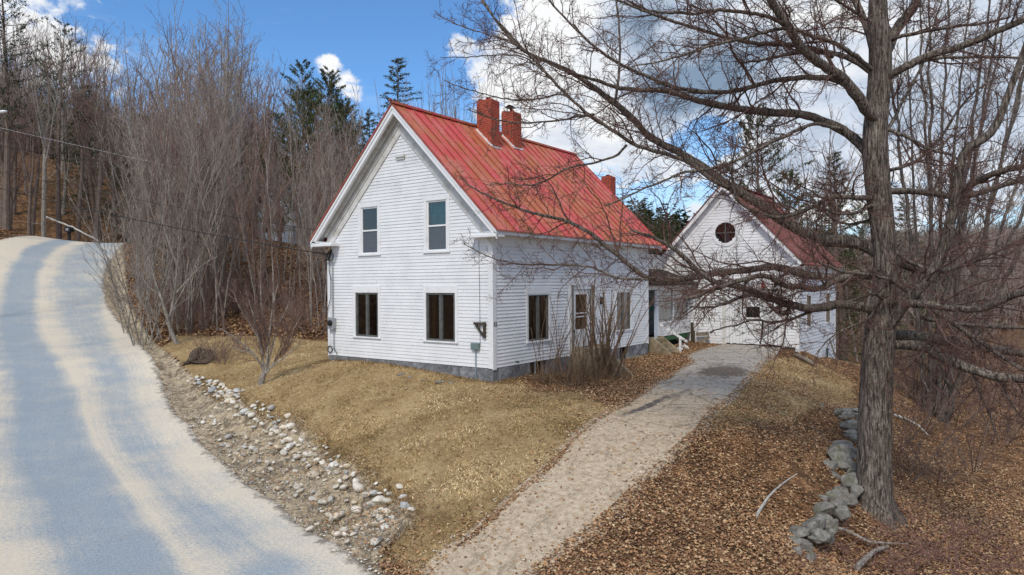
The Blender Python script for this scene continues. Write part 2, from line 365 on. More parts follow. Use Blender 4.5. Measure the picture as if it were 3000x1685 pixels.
NEEDLE = mat_tone('conifer_needles', .8, .2)
LEAFM = mat_tone('dead_leaves', .8, .2)
GRASSM = mat_tone('dry_grass_blades', .8, .15)

# ------------------------------------------------------------------ terrain height
CP = []   # control points x,y,z
def cp(px, py, d): p = at(px, py, d); CP.append((p[0], p[1], p[2])); return p
def cpz(x, y, z): CP.append((x, y, z))
RE_PX = [(1106,1685,10),(902,1545,12.3),(684,1379,15.8),(566,1265,19),(500,1190,22.5),(480,1110,26),(390,982,33),(330,915,38),(303,817,46),(330,760,52),(367,712,58)]
RE = [cp(*q)[:3] for q in RE_PX]
for q in [(0,1685,9.9),(0,1400,14.6),(0,1200,20.5),(0,1000,31),(0,900,39),(0,817,43),(0,745,47),(104,697,54),(194,706,58)]: cp(*q)
cp(0, 676, 53); cp(55, 688, 57); cp(-60, 660, 55); cp(0, 720, 48.5)
cpz(-54, 16, 5.9); cpz(-60, 20, 5.2); cpz(-57, 10, 6.3); cpz(-66, 20, 5.6)
for q in [(0,450,95),(300,600,85),(850,735,50),(715,735,50),(920,735,48),(950,900,36),(850,800,42),(830,990,31),(950,1000,31),(600,1000,31),(520,1010,30),(640,900,38),(450,850,45)]: cp(*q)
cp(764,1128,21.2); cp(590,1030,28)
LIP = [(693,1175,20.2),(850,1227,18.3),(1006,1350,14.6),(1181,1473,12.1),(1214,1520,11.4),(1176,1568,11.1),(1120,1682,9.9)]
for q in LIP[:5]: cp(*q)
cp(1120,1682,9.8)
for q in [(780,1250,18.9),(930,1372,15.7),(1090,1490,13.1),(620,1190,21.5)]: cp(*q)
for q in [(1300,1300,14.6),(1500,1200,16.6),(1250,1135,19.0),(1953,1350,13.1),(1815,1488,11.3),(1630,1685,9.5),(2095,1204,16.4),(1600,1400,12.5),(1430,1685,9.6),(1840,1190,17.2),(1350,1500,11.6)]: cp(*q)
for q in [(2300,1150,19.6),(2270,1035,28.6),(2440,1078,29.5),(2420,1200,19.2),(2350,1400,13.5),(2250,1600,10.9),(2150,1685,10.0),(2420,1330,15.4),(2400,1450,13.3)]: cp(*q)
for q in [(2560,1500,13.9),(2700,1300,21.3),(3000,1200,29),(2620,1130,34),(2450,1620,12.5),(2700,1680,11.7),(3000,1600,13.6),(3000,1000,75),(2800,1000,70),(2560,1380,17)]: cp(*q)
for q in [(0,0,0),(-7,0,.17),(0,9.93,-.06),(1.6,5.4,-.33),(.4,4.5,-.25),(.9,10.9,-.1),(1.2,14.8,.02),(2.6,14.8,.03),(3.9,14.8,.03),(-7,10,.5),(-3,14,.3),(-3.5,-1,.08),(2.6,11,-.06),(3.4,9,-.12),
          (4.7,16,-.35),(4.8,21,-1.1),(7,18,-1.0),(0,25,-.5),(-12,16,1.2)]: cpz(*q)
for q in [(12,-10.5,-1.7),(12,-17.5,-1.75),(25,-14,-1.8),(25,-21,-1.8),(14,-25,-1.2),(0,-16,-1.3),(-15,-16,0),(-30,-12,2),(40,0,-3),(45,-30,-2),(10,-50,-1),(-30,-50,2),(22,10,-2.6),(35,30,-4),(-60,-20,7),(-70,5,8.5)]: cpz(*q)
for px, d, z in [(-200,110,24),(200,120,22),(600,100,15),(900,90,10.5),(1200,90,7),(1500,90,4),(1800,100,3),(2100,100,0),(2500,110,-4),(3000,120,-5),(3300,100,-6),(600,70,9.5),(1000,65,6),(1300,60,3)]:
    p = at(px, 842, d); cpz(p[0], p[1], z)
CPA = np.array(CP)
def tps_fit():
    P = CPA[:, :2]; n = len(P)
    d2 = ((P[:, None]-P[None])**2).sum(-1); K = .5*d2*np.log(d2+1e-9)
    A = np.zeros((n+3, n+3)); A[:n, :n] = K+np.eye(n)*.35; A[:n, n] = 1; A[:n, n+1:] = P; A[n, :n] = 1; A[n+1:, :n] = P.T
    b = np.zeros(n+3); b[:n] = CPA[:, 2]; return np.linalg.solve(A, b)
WT = tps_fit()
def Hraw(x, y):
    x = np.asarray(x, float); sh = x.shape; X = np.stack([x.ravel(), np.asarray(y, float).ravel()], 1); out = np.empty(len(X)); n = len(CPA)
    for i in range(0, len(X), 20000):
        q = X[i:i+20000]; d2 = ((q[:, None]-CPA[None, :, :2])**2).sum(-1); out[i:i+20000] = (.5*d2*np.log(d2+1e-9))@WT[:n]+WT[n]+q@WT[n+1:]
    return out.reshape(sh)
def azel(x, y):   # horizontal photo column of a ground point (world bearing)
    dx, dy = x-CAM[0], y-CAM[1]; f = dx*FX[0]+dy*FX[1]; r = dx*RX[0]+dy*RX[1]; return np.arctan2(r, f), np.hypot(dx, dy)
def H(x, y):
    x = np.asarray(x, float); y = np.asarray(y, float)
    th, r = azel(x, y); h = Hraw(x, y)
    az_ = np.degrees(th)
    far = np.interp(az_, [-180, -60, -36, -25, -10, 0, 12, 25, 36, 60, 180], [0, 10, 28, 24, 12, 6, 6, 14, 19, 10, 0])
    near = np.interp(az_, [-180, -60, -36, -25, -10, 0, 12, 25, 36, 60, 180], [-2, 3, 22, 17, 8, 4, 2, -4, -6, -3, -2])
    rr = np.clip((r-100)/320, 0, 1); tgt = near+(far-near)*(rr*rr*(3-2*rr)) + 2.5*np.sin(x*.021+1)*np.cos(y*.027)*np.clip((r-120)/100, 0, 1)
    k = np.clip((r-85)/45, 0, 1); k = k*k*(3-2*k)
    return h*(1-k)+tgt*k
# lookup grid for fast heights near by
GX0, GY0, GS = -75., -40., .5; GNX, GNY = 260, 220
_gx, _gy = np.meshgrid(GX0+np.arange(GNX)*GS, GY0+np.arange(GNY)*GS, indexing='ij'); HG = H(_gx, _gy)
def h(x, y):
    x = np.asarray(x, float); y = np.asarray(y, float)
    u = np.clip((x-GX0)/GS, 0, GNX-1.001); v = np.clip((y-GY0)/GS, 0, GNY-1.001); i = u.astype(int); j = v.astype(int); a = u-i; b = v-j
    r_ = HG[i, j]*(1-a)*(1-b)+HG[i+1, j]*a*(1-b)+HG[i, j+1]*(1-a)*b+HG[i+1, j+1]*a*b
    out = (x < GX0) | (x > GX0+(GNX-1)*GS) | (y < GY0) | (y > GY0+(GNY-1)*GS)
    if np.any(out):
        if r_.ndim == 0: return float(H(x, y))
        r_[out] = H(x[out], y[out])
    return r_ if r_.ndim else float(r_)
def gp(px, py, tmax=150):       # where the line of sight meets the ground
    v = ray(px, py); t = np.concatenate([np.arange(5, 40, .04), np.arange(40, tmax, .25)]); P = CAM+v*t[:, None]
    below = np.nonzero(P[:, 2] < h(P[:, 0], P[:, 1]))[0]
    return P[below[0]] if len(below) else P[-1]

def sdf(x, y, poly):           # signed distance, + inside
    poly = np.asarray(poly)[:, :2]; n = len(poly); x = np.asarray(x, float); y = np.asarray(y, float)
    dmin = np.full(x.shape, 1e9); ins = np.zeros(x.shape, bool)
    for i in range(n):
        a = poly[i]; b = poly[(i+1) % n]; e = b-a; wx = x-a[0]; wy = y-a[1]
        t = np.clip((wx*e[0]+wy*e[1])/max(e@e, 1e-9), 0, 1); dmin = np.minimum(dmin, (wx-t*e[0])**2+(wy-t*e[1])**2)
        c = (a[1] > y) != (b[1] > y)
        with np.errstate(divide='ignore', invalid='ignore'): xi = (b[0]-a[0])*(y-a[1])/(b[1]-a[1]+1e-12)+a[0]
        ins ^= c & (x < xi)
    return np.sqrt(dmin)*np.where(ins, 1, -1)
def ditch_drop(x, y):
    ss = sdf(x, y, SHPOLY); sr = sdf(x, y, ROADPOLY)
    return np.clip((ss+.1)/.3, 0, 1)*.03+.16*np.clip(ss/.35, 0, 1)*np.clip(-sr/.5, 0, 1)
def resample(P, step):
    P = np.asarray(P, float); s = np.concatenate([[0], np.cumsum(np.linalg.norm(np.diff(P[:, :2], axis=0), axis=1))]); n = max(2, int(s[-1]/step)+1); t = np.linspace(0, s[-1], n)
    return np.stack([np.interp(t, s, P[:, i]) for i in range(P.shape[1])], 1)
def smooth(P, it=3):
    P = P.copy()
    for _ in range(it): P[1:-1] = .25*P[:-2]+.5*P[1:-1]+.25*P[2:]
    return P
# road edges in the world
RE2 = np.array([(60,-19),(34,-14.2),(22,-12.3),(14,-10.9),(8,-9.5)]+[tuple(p[:2]) for p in RE]+[(-54,17),(-58,24)], float)
RE2 = smooth(resample(RE2, 1.0), 4); RE2 = resample(RE2, .2)
tg = np.gradient(RE2, axis=0); tg = smooth(tg, 60); tg /= np.linalg.norm(tg, axis=1, keepdims=True); nr = np.stack([-tg[:, 1], tg[:, 0]], 1)   # left-hand normal; road heads west
RW = 7.4
LE2 = RE2 + nr*np.interp(RE2[:, 0], [-52, -43], [5.6, RW])[:, None]
LE2 = smooth(LE2, 30)
ROADPOLY = np.concatenate([RE2[::8], LE2[::-8]])
DL = [gp(*q) for q in [(2112,1010),(2060,1022),(2008,1043),(2033,1060),(1974,1095),(1957,1109),(1877,1156),(1749,1227),(1654,1308),(1617,1360),(1512,1445),(1389,1563),(1295,1625),(1240,1684)]]
DR = [gp(*q) for q in [(2292,1015),(2262,1045),(2240,1060),(2215,1090),(2170,1140),(2095,1204),(2052,1265),(1953,1350),(1815,1488),(1721,1568),(1626,1630),(1560,1684)]]
DL = np.array(DL)[:, :2]; DR = np.array(DR)[:, :2]
DL = np.concatenate([[(1.45, 14.78)], DL, [DL[-1]+(DL[-1]-DL[-2])*1.0, (3.4, -9.0)]]); DR = np.concatenate([[(3.85, 14.78)], DR, [(7.3, -8.4), (9.2, -10.2)]])
DRIVEPOLY = np.concatenate([DL, DR[::-1]])
LIPW = np.array([gp(q[0], q[1])[:2] for q in [(380,900),(420,960),(480,1030),(560,1100),(693,1175),(850,1227),(935,1303),(1006,1350),(1082,1402),(1181,1473),(1214,1520),(1176,1568),(1110,1610),(1105,1684)]])
SHPOLY = np.concatenate([LIPW, RE2[(RE2[:, 0] < 4.0) & (RE2[:, 0] > -48)][::6][:, :]])
LAWN = np.array([gp(*q)[:2] for q in [(1110,1640),(1176,1568),(1214,1520),(1181,1473),(1006,1350),(850,1227),(693,1175),(560,1100),(470,1020),(520,985),(640,985),(830,990),(960,1000)]] + [(-8,3),(-7,0),(0,0),(0,1.2)]
                + [gp(*q)[:2] for q in [(1560,1150),(1700,1150),(1800,1200),(1700,1270),(1600,1370),(1500,1450),(1380,1570),(1250,1684)]])
LAWNR = np.array([gp(*q)[:2] for q in [(2240,1050),(2330,1045),(2440,1085),(2500,1120),(2500,1190),(2330,1230),(2150,1260),(2060,1265),(2120,1190)]])

# ------------------------------------------------------------------ ground
def ground_material():
    m = NT('ground', .95, .1); p = m.pos()
    aL, aG, aS = m.attr('leaf'), m.attr('grass'), m.attr('gravel')
    n1 = m.noise(p, 1.1, 6, .6); n2 = m.noise(p, 7, 6, .7); n3 = m.noise(p, 38, 4, .7); v = m.vor(p, 19, 'F1', 'Color'); vs = m.N('ShaderNodeSeparateColor'); m.L(v, vs.inputs[0])
    n0 = m.noise(p, 2.6, 7, .75, .4)
    dirt = m.ramp(n2, [(.3, (.06, .045, .03)), (.7, (.14, .105, .07))])
    grass = m.ramp(m.math('ADD', m.math('MULTIPLY', n1, .5), m.math('MULTIPLY', n2, .5)), [(.36, (.22, .145, .07)), (.5, (.40, .28, .14)), (.64, (.57, .43, .235))])
    grass = m.mix(m.rng(m.noise(m.mp(p, loc=(5, 5, 0)), 1.7, 5, .7), .58, .74, 0, .35), grass, (.15, .13, .055))
    leaf = m.mix(.6, m.ramp(vs.outputs[0], [(.1, (.11, .055, .028)), (.45, (.24, .125, .06)), (.75, (.36, .21, .11)), (1, (.50, .33, .2))]), m.ramp(n2, [(.3, (.12, .06, .03)), (.7, (.33, .18, .09))]))
    leaf = m.mix(m.rng(n0, .44, .60, .85, 0), leaf, (.075, .045, .028)); leaf = m.mix(m.rng(n0, .56, .70, 0, .5), leaf, (.40, .29, .17))
    sand = m.ramp(m.math('ADD', m.math('MULTIPLY', n2, .6), m.math('MULTIPLY', n3, .4)), [(.32, (.16, .12, .08)), (.5, (.42, .34, .235)), (.66, (.66, .58, .44))])
    dk = m.noise(m.mp(p, loc=(9, 3, 0)), 2.2, 10, .8, .8); sand = m.mix(m.rng(dk, .49, .56, 0, .85), sand, (.13, .105, .075))
    c = dirt
    def w_(a, amp): return m.rng(m.math('ADD', a, m.math('MULTIPLY', m.math('SUBTRACT', n2, .5), amp)), .35, .65)
    c = m.mix(w_(aL, 1.0), c, leaf); grass = m.mix(m.rng(m.noise(p, 24, 5, .85), .50, .60, .4, 0), grass, (.12, .08, .04)); grass = m.mix(m.rng(m.noise(m.mp(p, loc=(2, 7, 0)), 3.4, 8, .8, .5), .55, .66, 0, .6), grass, (.50, .39, .22))
    c = m.mix(w_(aG, 1.0), c, grass); c = m.mix(w_(aS, 1.1), c, sand)
    m.col(c); m.bump(m.math('ADD', n3, m.math('MULTIPLY', vs.outputs[0], .5)), .5, .03); return m.m
def make_ground():
    th = np.concatenate([np.linspace(-180, -52, 40, endpoint=False), np.linspace(-52, 46, 760, endpoint=False), np.linspace(46, 180, 40, endpoint=False)]); th = np.radians(th)
    r = np.concatenate([[.5, 2, 3.5, 5], 5.5*np.exp(np.linspace(0, math.log(900/5.5), 470))])
    T, R_ = np.meshgrid(th, r, indexing='ij'); dx = np.cos(T)*FX[0]+np.sin(T)*RX[0]; dy = np.cos(T)*FX[1]+np.sin(T)*RX[1]; nn = np.hypot(dx, dy)
    X = CAM[0]+dx/nn*R_; Y = CAM[1]+dy/nn*R_; Z = H(X, Y)
    sr = sdf(X, Y, ROADPOLY); sdv = sdf(X, Y, DRIVEPOLY); ss = sdf(X, Y, SHPOLY); sl_ = np.maximum(sdf(X, Y, LAWN), sdf(X, Y, LAWNR))
    off = np.clip(-np.maximum(sr, sdv)/.25, 0, 1)
    rs = np.random.RandomState(3)
    def vn(s, ph): return np.sin(X*s+ph)*np.cos(Y*s*1.13+ph*2)+.5*np.sin(X*s*2.3+Y*s*1.7+ph)
    bumpy = (vn(1.9, 1)*.012+vn(5.3, 2)*.007+vn(11, 4)*.004)*off*np.clip(R_/8, 0, 1)
    dit = np.clip((ss+.1)/.3, 0, 1); Z = Z + bumpy + dit*(vn(7, 3)*.02-.03) + rs.randn(*Z.shape)*.006*off*np.clip(1-R_/60, 0, 1)
    # bank lip where the lawn breaks down to the ditch
    Z = Z - .16*np.clip((ss-.0)/.35, 0, 1)*np.clip(sl_*0-sr/.5, 0, 1)
    Z = Z - .05*np.clip((sr+.05)/.2, 0, 1) - .03*np.clip((sdv+.05)/.2, 0, 1)
    leaf = np.ones_like(X)*.9
    grass = np.clip(.5+np.where(sdf(X, Y, LAWNR) > -1, np.minimum(sl_/.9, .12), sl_/.9), 0, 1); gravel = np.clip(.5+np.maximum(ss, sr)/.5, 0, 1)
    leaf *= 1-grass*.7
    # mossy verge and field at the far right
    field = .0*np.clip((sdf(X, Y, np.array([at(2760,842,45)[:2], at(3300,842,30)[:2], at(3400,842,80)[:2], at(2750,842,85)[:2]]))+3)/6, 0, 1); grass = np.maximum(grass, field*.8)
    nT, nR = X.shape; idx = np.arange(nT*nR).reshape(nT, nR); i2 = np.roll(idx, -1, 0)
    Fc = np.stack([idx[:, :-1], idx[:, 1:], i2[:, 1:], i2[:, :-1]], -1).reshape(-1, 4)
    o = npmesh('ground', np.stack([X, Y, Z], -1).reshape(-1, 3), Fc[:, ::-1], ground_material(), smooth=True, attrs={'leaf': leaf.ravel(), 'grass': grass.ravel(), 'gravel': gravel.ravel()})
    tag(o, kind='structure')
make_ground()

def strip(name, Lp, Rp, nu, off, mat, band=None):
    n = len(Lp); u = np.linspace(0, 1, nu); X = Lp[:, None, 0]*(1-u)+Rp[:, None, 0]*u; Y = Lp[:, None, 1]*(1-u)+Rp[:, None, 1]*u; Z = H(X, Y)+off
    wd = np.linalg.norm(Lp-Rp, axis=1)[:, None]; e = np.minimum(u, 1-u)[None]*wd
    Z = Z-.05*np.clip(1-e/.12, 0, 1)
    s = np.concatenate([[0], np.cumsum(np.linalg.norm(np.diff((Lp+Rp)/2, axis=0), axis=1))])
    idx = np.arange(n*nu).reshape(n, nu); Fc = np.stack([idx[:-1, :-1], idx[:-1, 1:], idx[1:, 1:], idx[1:, :-1]], -1).reshape(-1, 4)
    uv = np.stack([u[None]*wd, np.repeat(s[:, None], nu, 1)], -1).reshape(-1, 2)
    a = Lp[1]-Lp[0]; b = Rp[0]-Lp[0]
    if a[0]*b[1]-a[1]*b[0] > 0: Fc = Fc[:, ::-1]
    at_ = {'edge': e.ravel(), 'uu': np.repeat(u[None], n, 0).ravel(), 'ss': np.repeat(s[:, None], nu, 1).ravel()}
    if band is not None: at_['band'] = np.array([np.interp(u, [0]+[np.interp(x, band[0], b_) for b_ in band[1:]]+[1], [0, .2, .4, .6, .8, 1]) for x in Rp[:, 0]]).ravel()
    return tag(npmesh(name, np.stack([X, Y, Z], -1).reshape(-1, 3), Fc, mat, smooth=True, uv=uv, attrs=at_), kind='structure')
def road_material():
    m = NT('sanded_asphalt', .9, .2); uvn = m.N('ShaderNodeUVMap'); uv = uvn.outputs[0]; p = m.pos()
    uu = m.attr('uu'); ss = m.attr('ss')
    wob = m.noise(m.mp(uv, (.25, .05, 1)), 2.0, 3, .5)
    u2 = m.math('ADD', m.attr('band'), m.math('MULTIPLY', m.math('SUBTRACT', wob, .5), .10))
    # wheel tracks swept clean between drifts of winter sand
    sandband = m.ramp(u2, [(0, (1, 1, 1)), (.15, (.86,)*3), (.225, (.06,)*3), (.37, (.12,)*3), (.455, (.78,)*3), (.54, (.64,)*3), (.64, (.30,)*3), (.76, (.32,)*3), (.86, (.70,)*3), (1, (.80,)*3)])
    sb = m.N('ShaderNodeSeparateColor'); m.L(sandband, sb.inputs[0])
    st = m.math('ADD', m.math('MULTIPLY', m.noise(m.mp(uv, (5.5, .35, 1)), 1.6, 7, .65, .3), .6), m.math('MULTIPLY', m.noise(m.mp(uv, (16, .12, 1)), 1.3, 5, .6, .1), .4)); gr = m.noise(p, 22, 8, .95); bl = m.noise(uv, .55, 5, .6)
    f = m.math('ADD', sb.outputs[0], m.math('MULTIPLY', m.math('SUBTRACT', st, .5), .75)); f = m.math('ADD', f, m.math('MULTIPLY', m.math('SUBTRACT', bl, .5), 1.1)); f = m.math('ADD', f, m.math('MULTIPLY', m.math('SUBTRACT', gr, .5), 3.0))
    fac = m.rng(f, .1, .9)
    sp = m.noise(p, 60, 3, .9)
    asp = m.mix(m.rng(sp, .35, .7), (.17, .22, .265), (.50, .555, .60)); asp = m.mix(m.rng(m.noise(p, 1.2, 5, .6), .4, .7, 0, .35), asp, (.29, .32, .35))
    sand = m.mix(m.rng(gr, .3, .7), (.56, .48, .37), (.76, .69, .57))
    c = m.mix(fac, asp, sand)
    e = m.attr('edge'); ed = m.math('ADD', e, m.math('MULTIPLY', m.math('SUBTRACT', m.noise(p, 3.5, 8, .75), .5), 1.3))
    c = m.mix(m.rng(ed, .02, .22, .75, 0), c, (.14, .12, .10))
    m.col(c)
    m.bump(m.math('ADD', sp, m.math('MULTIPLY', fac, .3)), .35, .012)
    a = m.rng(ed, -.16, -.06, 0, 1); m.L(a, m.b.inputs['Alpha']); return m.m
BANDX = [-46.7, -42.2, -35, -21, -10.1, -2.2, 4.3]
BAND = [BANDX, [.30,.28,.31,.33,.41,.50,.51], [.45,.45,.49,.53,.66,.70,.70], [.62,.62,.67,.70,.76,.77,.80], [.99,.99,.985,.84,.87,.86,.90]]
strip('road', LE2, RE2, 60, .02, road_material(), BAND)
def drive_material():
    m = NT('worn_gravel_drive', .95, .15); uvn = m.N('ShaderNodeUVMap'); uv = uvn.outputs[0]; p = m.pos(); uu = m.attr('uu'); ss = m.attr('ss')
    n1 = m.noise(p, 1.4, 6, .65); n2 = m.noise(p, 9, 6, .7); n3 = m.noise(p, 60, 3, .8); st = m.noise(m.mp(uv, (2.2, .45, 1)), 2.0, 6, .65)
    sand = m.ramp(m.math('ADD', m.math('MULTIPLY', n2, .5), m.math('MULTIPLY', n3, .5)), [(.36, (.26, .195, .13)), (.5, (.50, .40, .29)), (.62, (.68, .58, .45))])
    grey = m.mix(m.rng(n3, .38, .62), (.22, .205, .19), (.46, .435, .40))
    up = m.rng(ss, 9.5, 15, 1, 0)        # old asphalt near the barn, gravel wash lower down
    fg = m.rng(m.math('ADD', m.math('MULTIPLY', up, .55), m.math('MULTIPLY', st, .75)), .48, .78)
    c = m.mix(fg, sand, grey); c = m.mix(m.rng(m.noise(m.mp(uv, (1.2, .5, 1), loc=(3, 0, 0)), 2.6, 8, .75, .5), .52, .66, 0, .55), c, (.20, .155, .11)); c = m.mix(m.rng(m.noise(p, 26, 4, .85), .55, .7, 0, .5), c, (.70, .62, .50))
    # cracks in the old asphalt
    wv = m.N('ShaderNodeVectorMath'); wv.operation = 'ADD'; m.L(p, wv.inputs[0]); cb = m.N('ShaderNodeCombineXYZ'); m.L(m.math('MULTIPLY', n2, .5), cb.inputs[0]); m.L(m.math('MULTIPLY', n1, .7), cb.inputs[1]); m.L(cb.outputs[0], wv.inputs[1])
    ck = m.vor(wv.outputs[0], 1.0, 'DISTANCE_TO_EDGE'); ckf = m.math('MULTIPLY', m.rng(ck, .008, .022, .8, 0), m.rng(ss, 15, 20, 1, 0))
    c = m.mix(ckf, c, (.08, .065, .05))
    # dark wet patch and oil streak
    def blot(x, y, rx, ry, ang, amp):
        mp = m.N('ShaderNodeMapping'); mp.vector_type = 'TEXTURE'; m.L(p, mp.inputs[0]); mp.inputs['Location'].default_value = (x, y, 0); mp.inputs['Rotation'].default_value = (0, 0, ang); mp.inputs['Scale'].default_value = (rx, ry, 1000)
        ln = m.N('ShaderNodeVectorMath'); ln.operation = 'LENGTH'; m.L(mp.outputs[0], ln.inputs[0])
        q = m.math('ADD', ln.outputs['Value'], m.math('MULTIPLY', m.math('SUBTRACT', m.noise(p, 3.5, 6, .7), .5), 1.6)); return m.rng(q, .5, 1.1, amp, 0)
    P1 = gp(2120, 1090); P2 = gp(1900, 1190); P3 = gp(1985, 1158)
    dr = math.atan2(P1[1]-P2[1], P1[0]-P2[0])
    c = m.mix(blot(P1[0], P1[1], 2.0, 1.0, dr, .85), c, (.075, .06, .055)); c = m.mix(blot(P2[0], P2[1], 1.9, .16, dr, .85), c, (.06, .06, .065)); c = m.mix(blot(P3[0], P3[1], 1.3, .12, dr, .5), c, (.08, .08, .08))
    lf = m.vor(p, 15, 'F1', 'Color'); lsep = m.N('ShaderNodeSeparateColor'); m.L(lf, lsep.inputs[0]); c = m.mix(m.math('MULTIPLY', m.rng(lsep.outputs[0], .93, .94), .6), c, (.36, .21, .10))
    m.col(c); m.bump(m.math('ADD', n3, n2), .5, .02)
    e = m.attr('edge'); ed = m.math('ADD', e, m.math('MULTIPLY', m.math('SUBTRACT', m.noise(p, 3.0, 8, .7), .5), 1.2)); m.L(m.rng(ed, .0, .16, 0, 1), m.b.inputs['Alpha']); return m.m
def res_n(P, n):
    s = np.concatenate([[0], np.cumsum(np.linalg.norm(np.diff(P, axis=0), axis=1))]); t = np.linspace(0, s[-1], n); return np.stack([np.interp(t, s, P[:, i]) for i in range(2)], 1)
DLs, DRs = smooth(res_n(DL, 300), 2), smooth(res_n(DR, 300), 2)
_m = (DLs+DRs)/2; _d = (DLs-DRs)/2; _l = np.linalg.norm(_d, axis=1, keepdims=True); _d = _d/_l*(_l+.2)
strip('driveway', _m+_d, _m-_d, 40, .012, drive_material())

# ------------------------------------------------------------------ leaves, grass blades, ditch gravel (uncountable)
def scatter(n, xr, yr, wfun, seed, dref, pw=1.6):
    rs = np.random.RandomState(seed); X = rs.uniform(xr[0], xr[1], n); Y = rs.uniform(yr[0], yr[1], n)
    th, r = azel(X, Y); ok = (np.abs(th) < rad(44)) & (r > 6); pr = np.minimum(1, (dref/r)**pw); k = ok & (rs.rand(n) < pr)
    X, Y = X[k], Y[k]; w_ = wfun(X, Y); k = rs.rand(len(X)) < w_; return X[k], Y[k], rs
def clump(x, y, s, ph): return .5+.25*(np.sin(x*s+ph)*np.cos(y*s*1.2+ph)+np.sin(x*s*2.1-y*s*1.6+ph*3))
HOUSE = np.array([(-7, 0), (0, 0), (0, 9.9), (-.2, 11.2), (-.2, 14.8), (4.45, 14.8), (4.45, 21.8), (-7, 21.8)])
def leaf_w(x, y):
    sr = sdf(x, y, ROADPOLY); sv = sdf(x, y, DRIVEPOLY); ss = sdf(x, y, SHPOLY); sl_ = sdf(x, y, LAWN); s2 = sdf(x, y, LAWNR); sh_ = sdf(x, y, HOUSE)
    w_ = np.where(sl_ > 0, .035+.12*np.clip(1-sl_/.7, 0, 1), .85)
    w_ = np.where((sl_ > 0) & (x > 0), w_+.25*np.clip(1-(y*-1)/2.5, 0, 1)*np.clip(1-sl_/2.2, 0, 1), w_)
    w_ = np.where(s2 > 0, .55, w_)
    w_ *= .25+.95*clump(x, y, 1.1, 1.2)
    w_ = np.where(ss > -.05, .06, w_); w_ = np.where(sv > .12, .008+.05*np.clip(1-(sv-.12)/.4, 0, 1), w_); w_ = np.where(sr > -.05, 0.0, w_)
    return np.where(sh_ > -.02, 0, w_)
def leaves(name, X, Y, rs, smin, smax, pal, cv=.25, lift=.012):
    n = len(X); s = rs.uniform(smin, smax, n); a = rs.uniform(0, 2*PI, n); Z = h(X, Y)+lift+rs.rand(n)*.025
    tx = rs.uniform(-.5, .5, n); ty = rs.uniform(-.5, .5, n); ax = np.stack([np.cos(a), np.sin(a), tx], 1); bx = np.stack([-np.sin(a), np.cos(a), ty], 1)
    C = np.stack([X, Y, Z], 1); curl = (rs.uniform(.0, .5, n)*s)[:, None]*np.array([0, 0, 1.])
    asp = rs.uniform(.55, 1.0, n)[:, None]; sx = s[:, None]*.5
    v0 = C-ax*sx; v1 = C-bx*sx*asp+curl*.6; v2 = C+ax*sx; v3 = C+bx*sx*asp+curl*.6
    V = np.stack([v0, v1, v2, v3], 1).reshape(-1, 3); b = np.arange(n)*4
    Fc = np.concatenate([np.stack([b, b+1, b+2], 1), np.stack([b, b+2, b+3], 1)])
    pal = np.array(pal); c = pal[rs.randint(0, len(pal), n)]*rs.uniform(1-cv, 1+cv, n)[:, None]
    return npmesh(name, V, Fc, LEAFM, col=np.concatenate([c, c]))
LPAL = [(.38, .21, .105), (.28, .15, .08), (.50, .31, .165), (.20, .105, .06), (.42, .23, .11), (.56, .39, .24), (.19, .11, .07), (.34, .20, .115), (.47, .36, .21), (.30, .16, .09), (.42, .27, .15)]
X, Y, rs = scatter(2700000, (-12, 26), (-10, 26), leaf_w, 5, 13, 1.8)
tag(leaves('leaf_litter', X, Y, rs, .028, .066, LPAL), 'brown fallen leaves covering the ground right of the driveway and along its edges', 'fallen leaves', kind='stuff')
def fleaf_w(x, y):
    return np.where((sdf(x, y, LAWN) < 0) & (sdf(x, y, ROADPOLY) < -.6) & (sdf(x, y, SHPOLY) < 0), .8, 0)*(.4+.7*clump(x, y, .8, 3))
X, Y, rs = scatter(260000, (-70, -6), (-3, 34), fleaf_w, 6, 45, 1)
tag(leaves('leaf_litter', X, Y, rs, .10, .20, [(.34, .19, .095), (.24, .125, .06), (.44, .27, .14), (.18, .09, .05), (.5, .35, .2)]), 'brown fallen leaves on the wooded slope beyond the lawn', 'fallen leaves', kind='stuff')
def grass_w(x, y):
    sl_ = np.maximum(sdf(x, y, LAWN), sdf(x, y, LAWNR)); w_ = np.clip(.5+sl_/.3, 0, 1)*(.45+.6*clump(x, y, 2.2, .5))
    w_ = np.where(sdf(x, y, SHPOLY) > .1, .02, w_)
    w_ = np.where(sdf(x, y, DRIVEPOLY) > .1, 0, w_); return np.where(sdf(x, y, HOUSE) > -.03, 0, w_)
def blades(name, X, Y, rs, hmin, hmax, wd, pal, cv=.3):
    n = len(X); Z = h(X, Y)-.01; hh = rs.uniform(hmin, hmax, n); a = rs.uniform(0, 2*PI, n); la = rs.uniform(0, 2*PI, n); ll = rs.uniform(.6, 2.0, n)*hh
    C = np.stack([X, Y, Z], 1); d = np.stack([np.cos(a), np.sin(a), 0*a], 1)*(wd*rs.uniform(.6, 1.5, n))[:, None]; tip = C+np.stack([np.cos(la)*ll, np.sin(la)*ll, hh], 1)
    V = np.stack([C-d, C+d, tip], 1).reshape(-1, 3); Fc = np.arange(n*3).reshape(n, 3); pal = np.array(pal)
    pt = clump(X, Y, .9, 2.0)+.3*clump(X, Y, 3.1, 1)-.15; k = np.clip(pt*len(pal)+rs.randn(n)*1.3, 0, len(pal)-1).astype(int)
    c = pal[k]*rs.uniform(1-cv, 1+cv, n)[:, None]; return npmesh(name, V, Fc, GRASSM, col=c)
GPAL = [(.23, .17, .075), (.32, .22, .10), (.43, .305, .145), (.55, .41, .205), (.67, .52, .29), (.80, .65, .40)]
X, Y, rs = scatter(1500000, (-24, 8), (-9.5, 20), grass_w, 8, 15, 1.7)
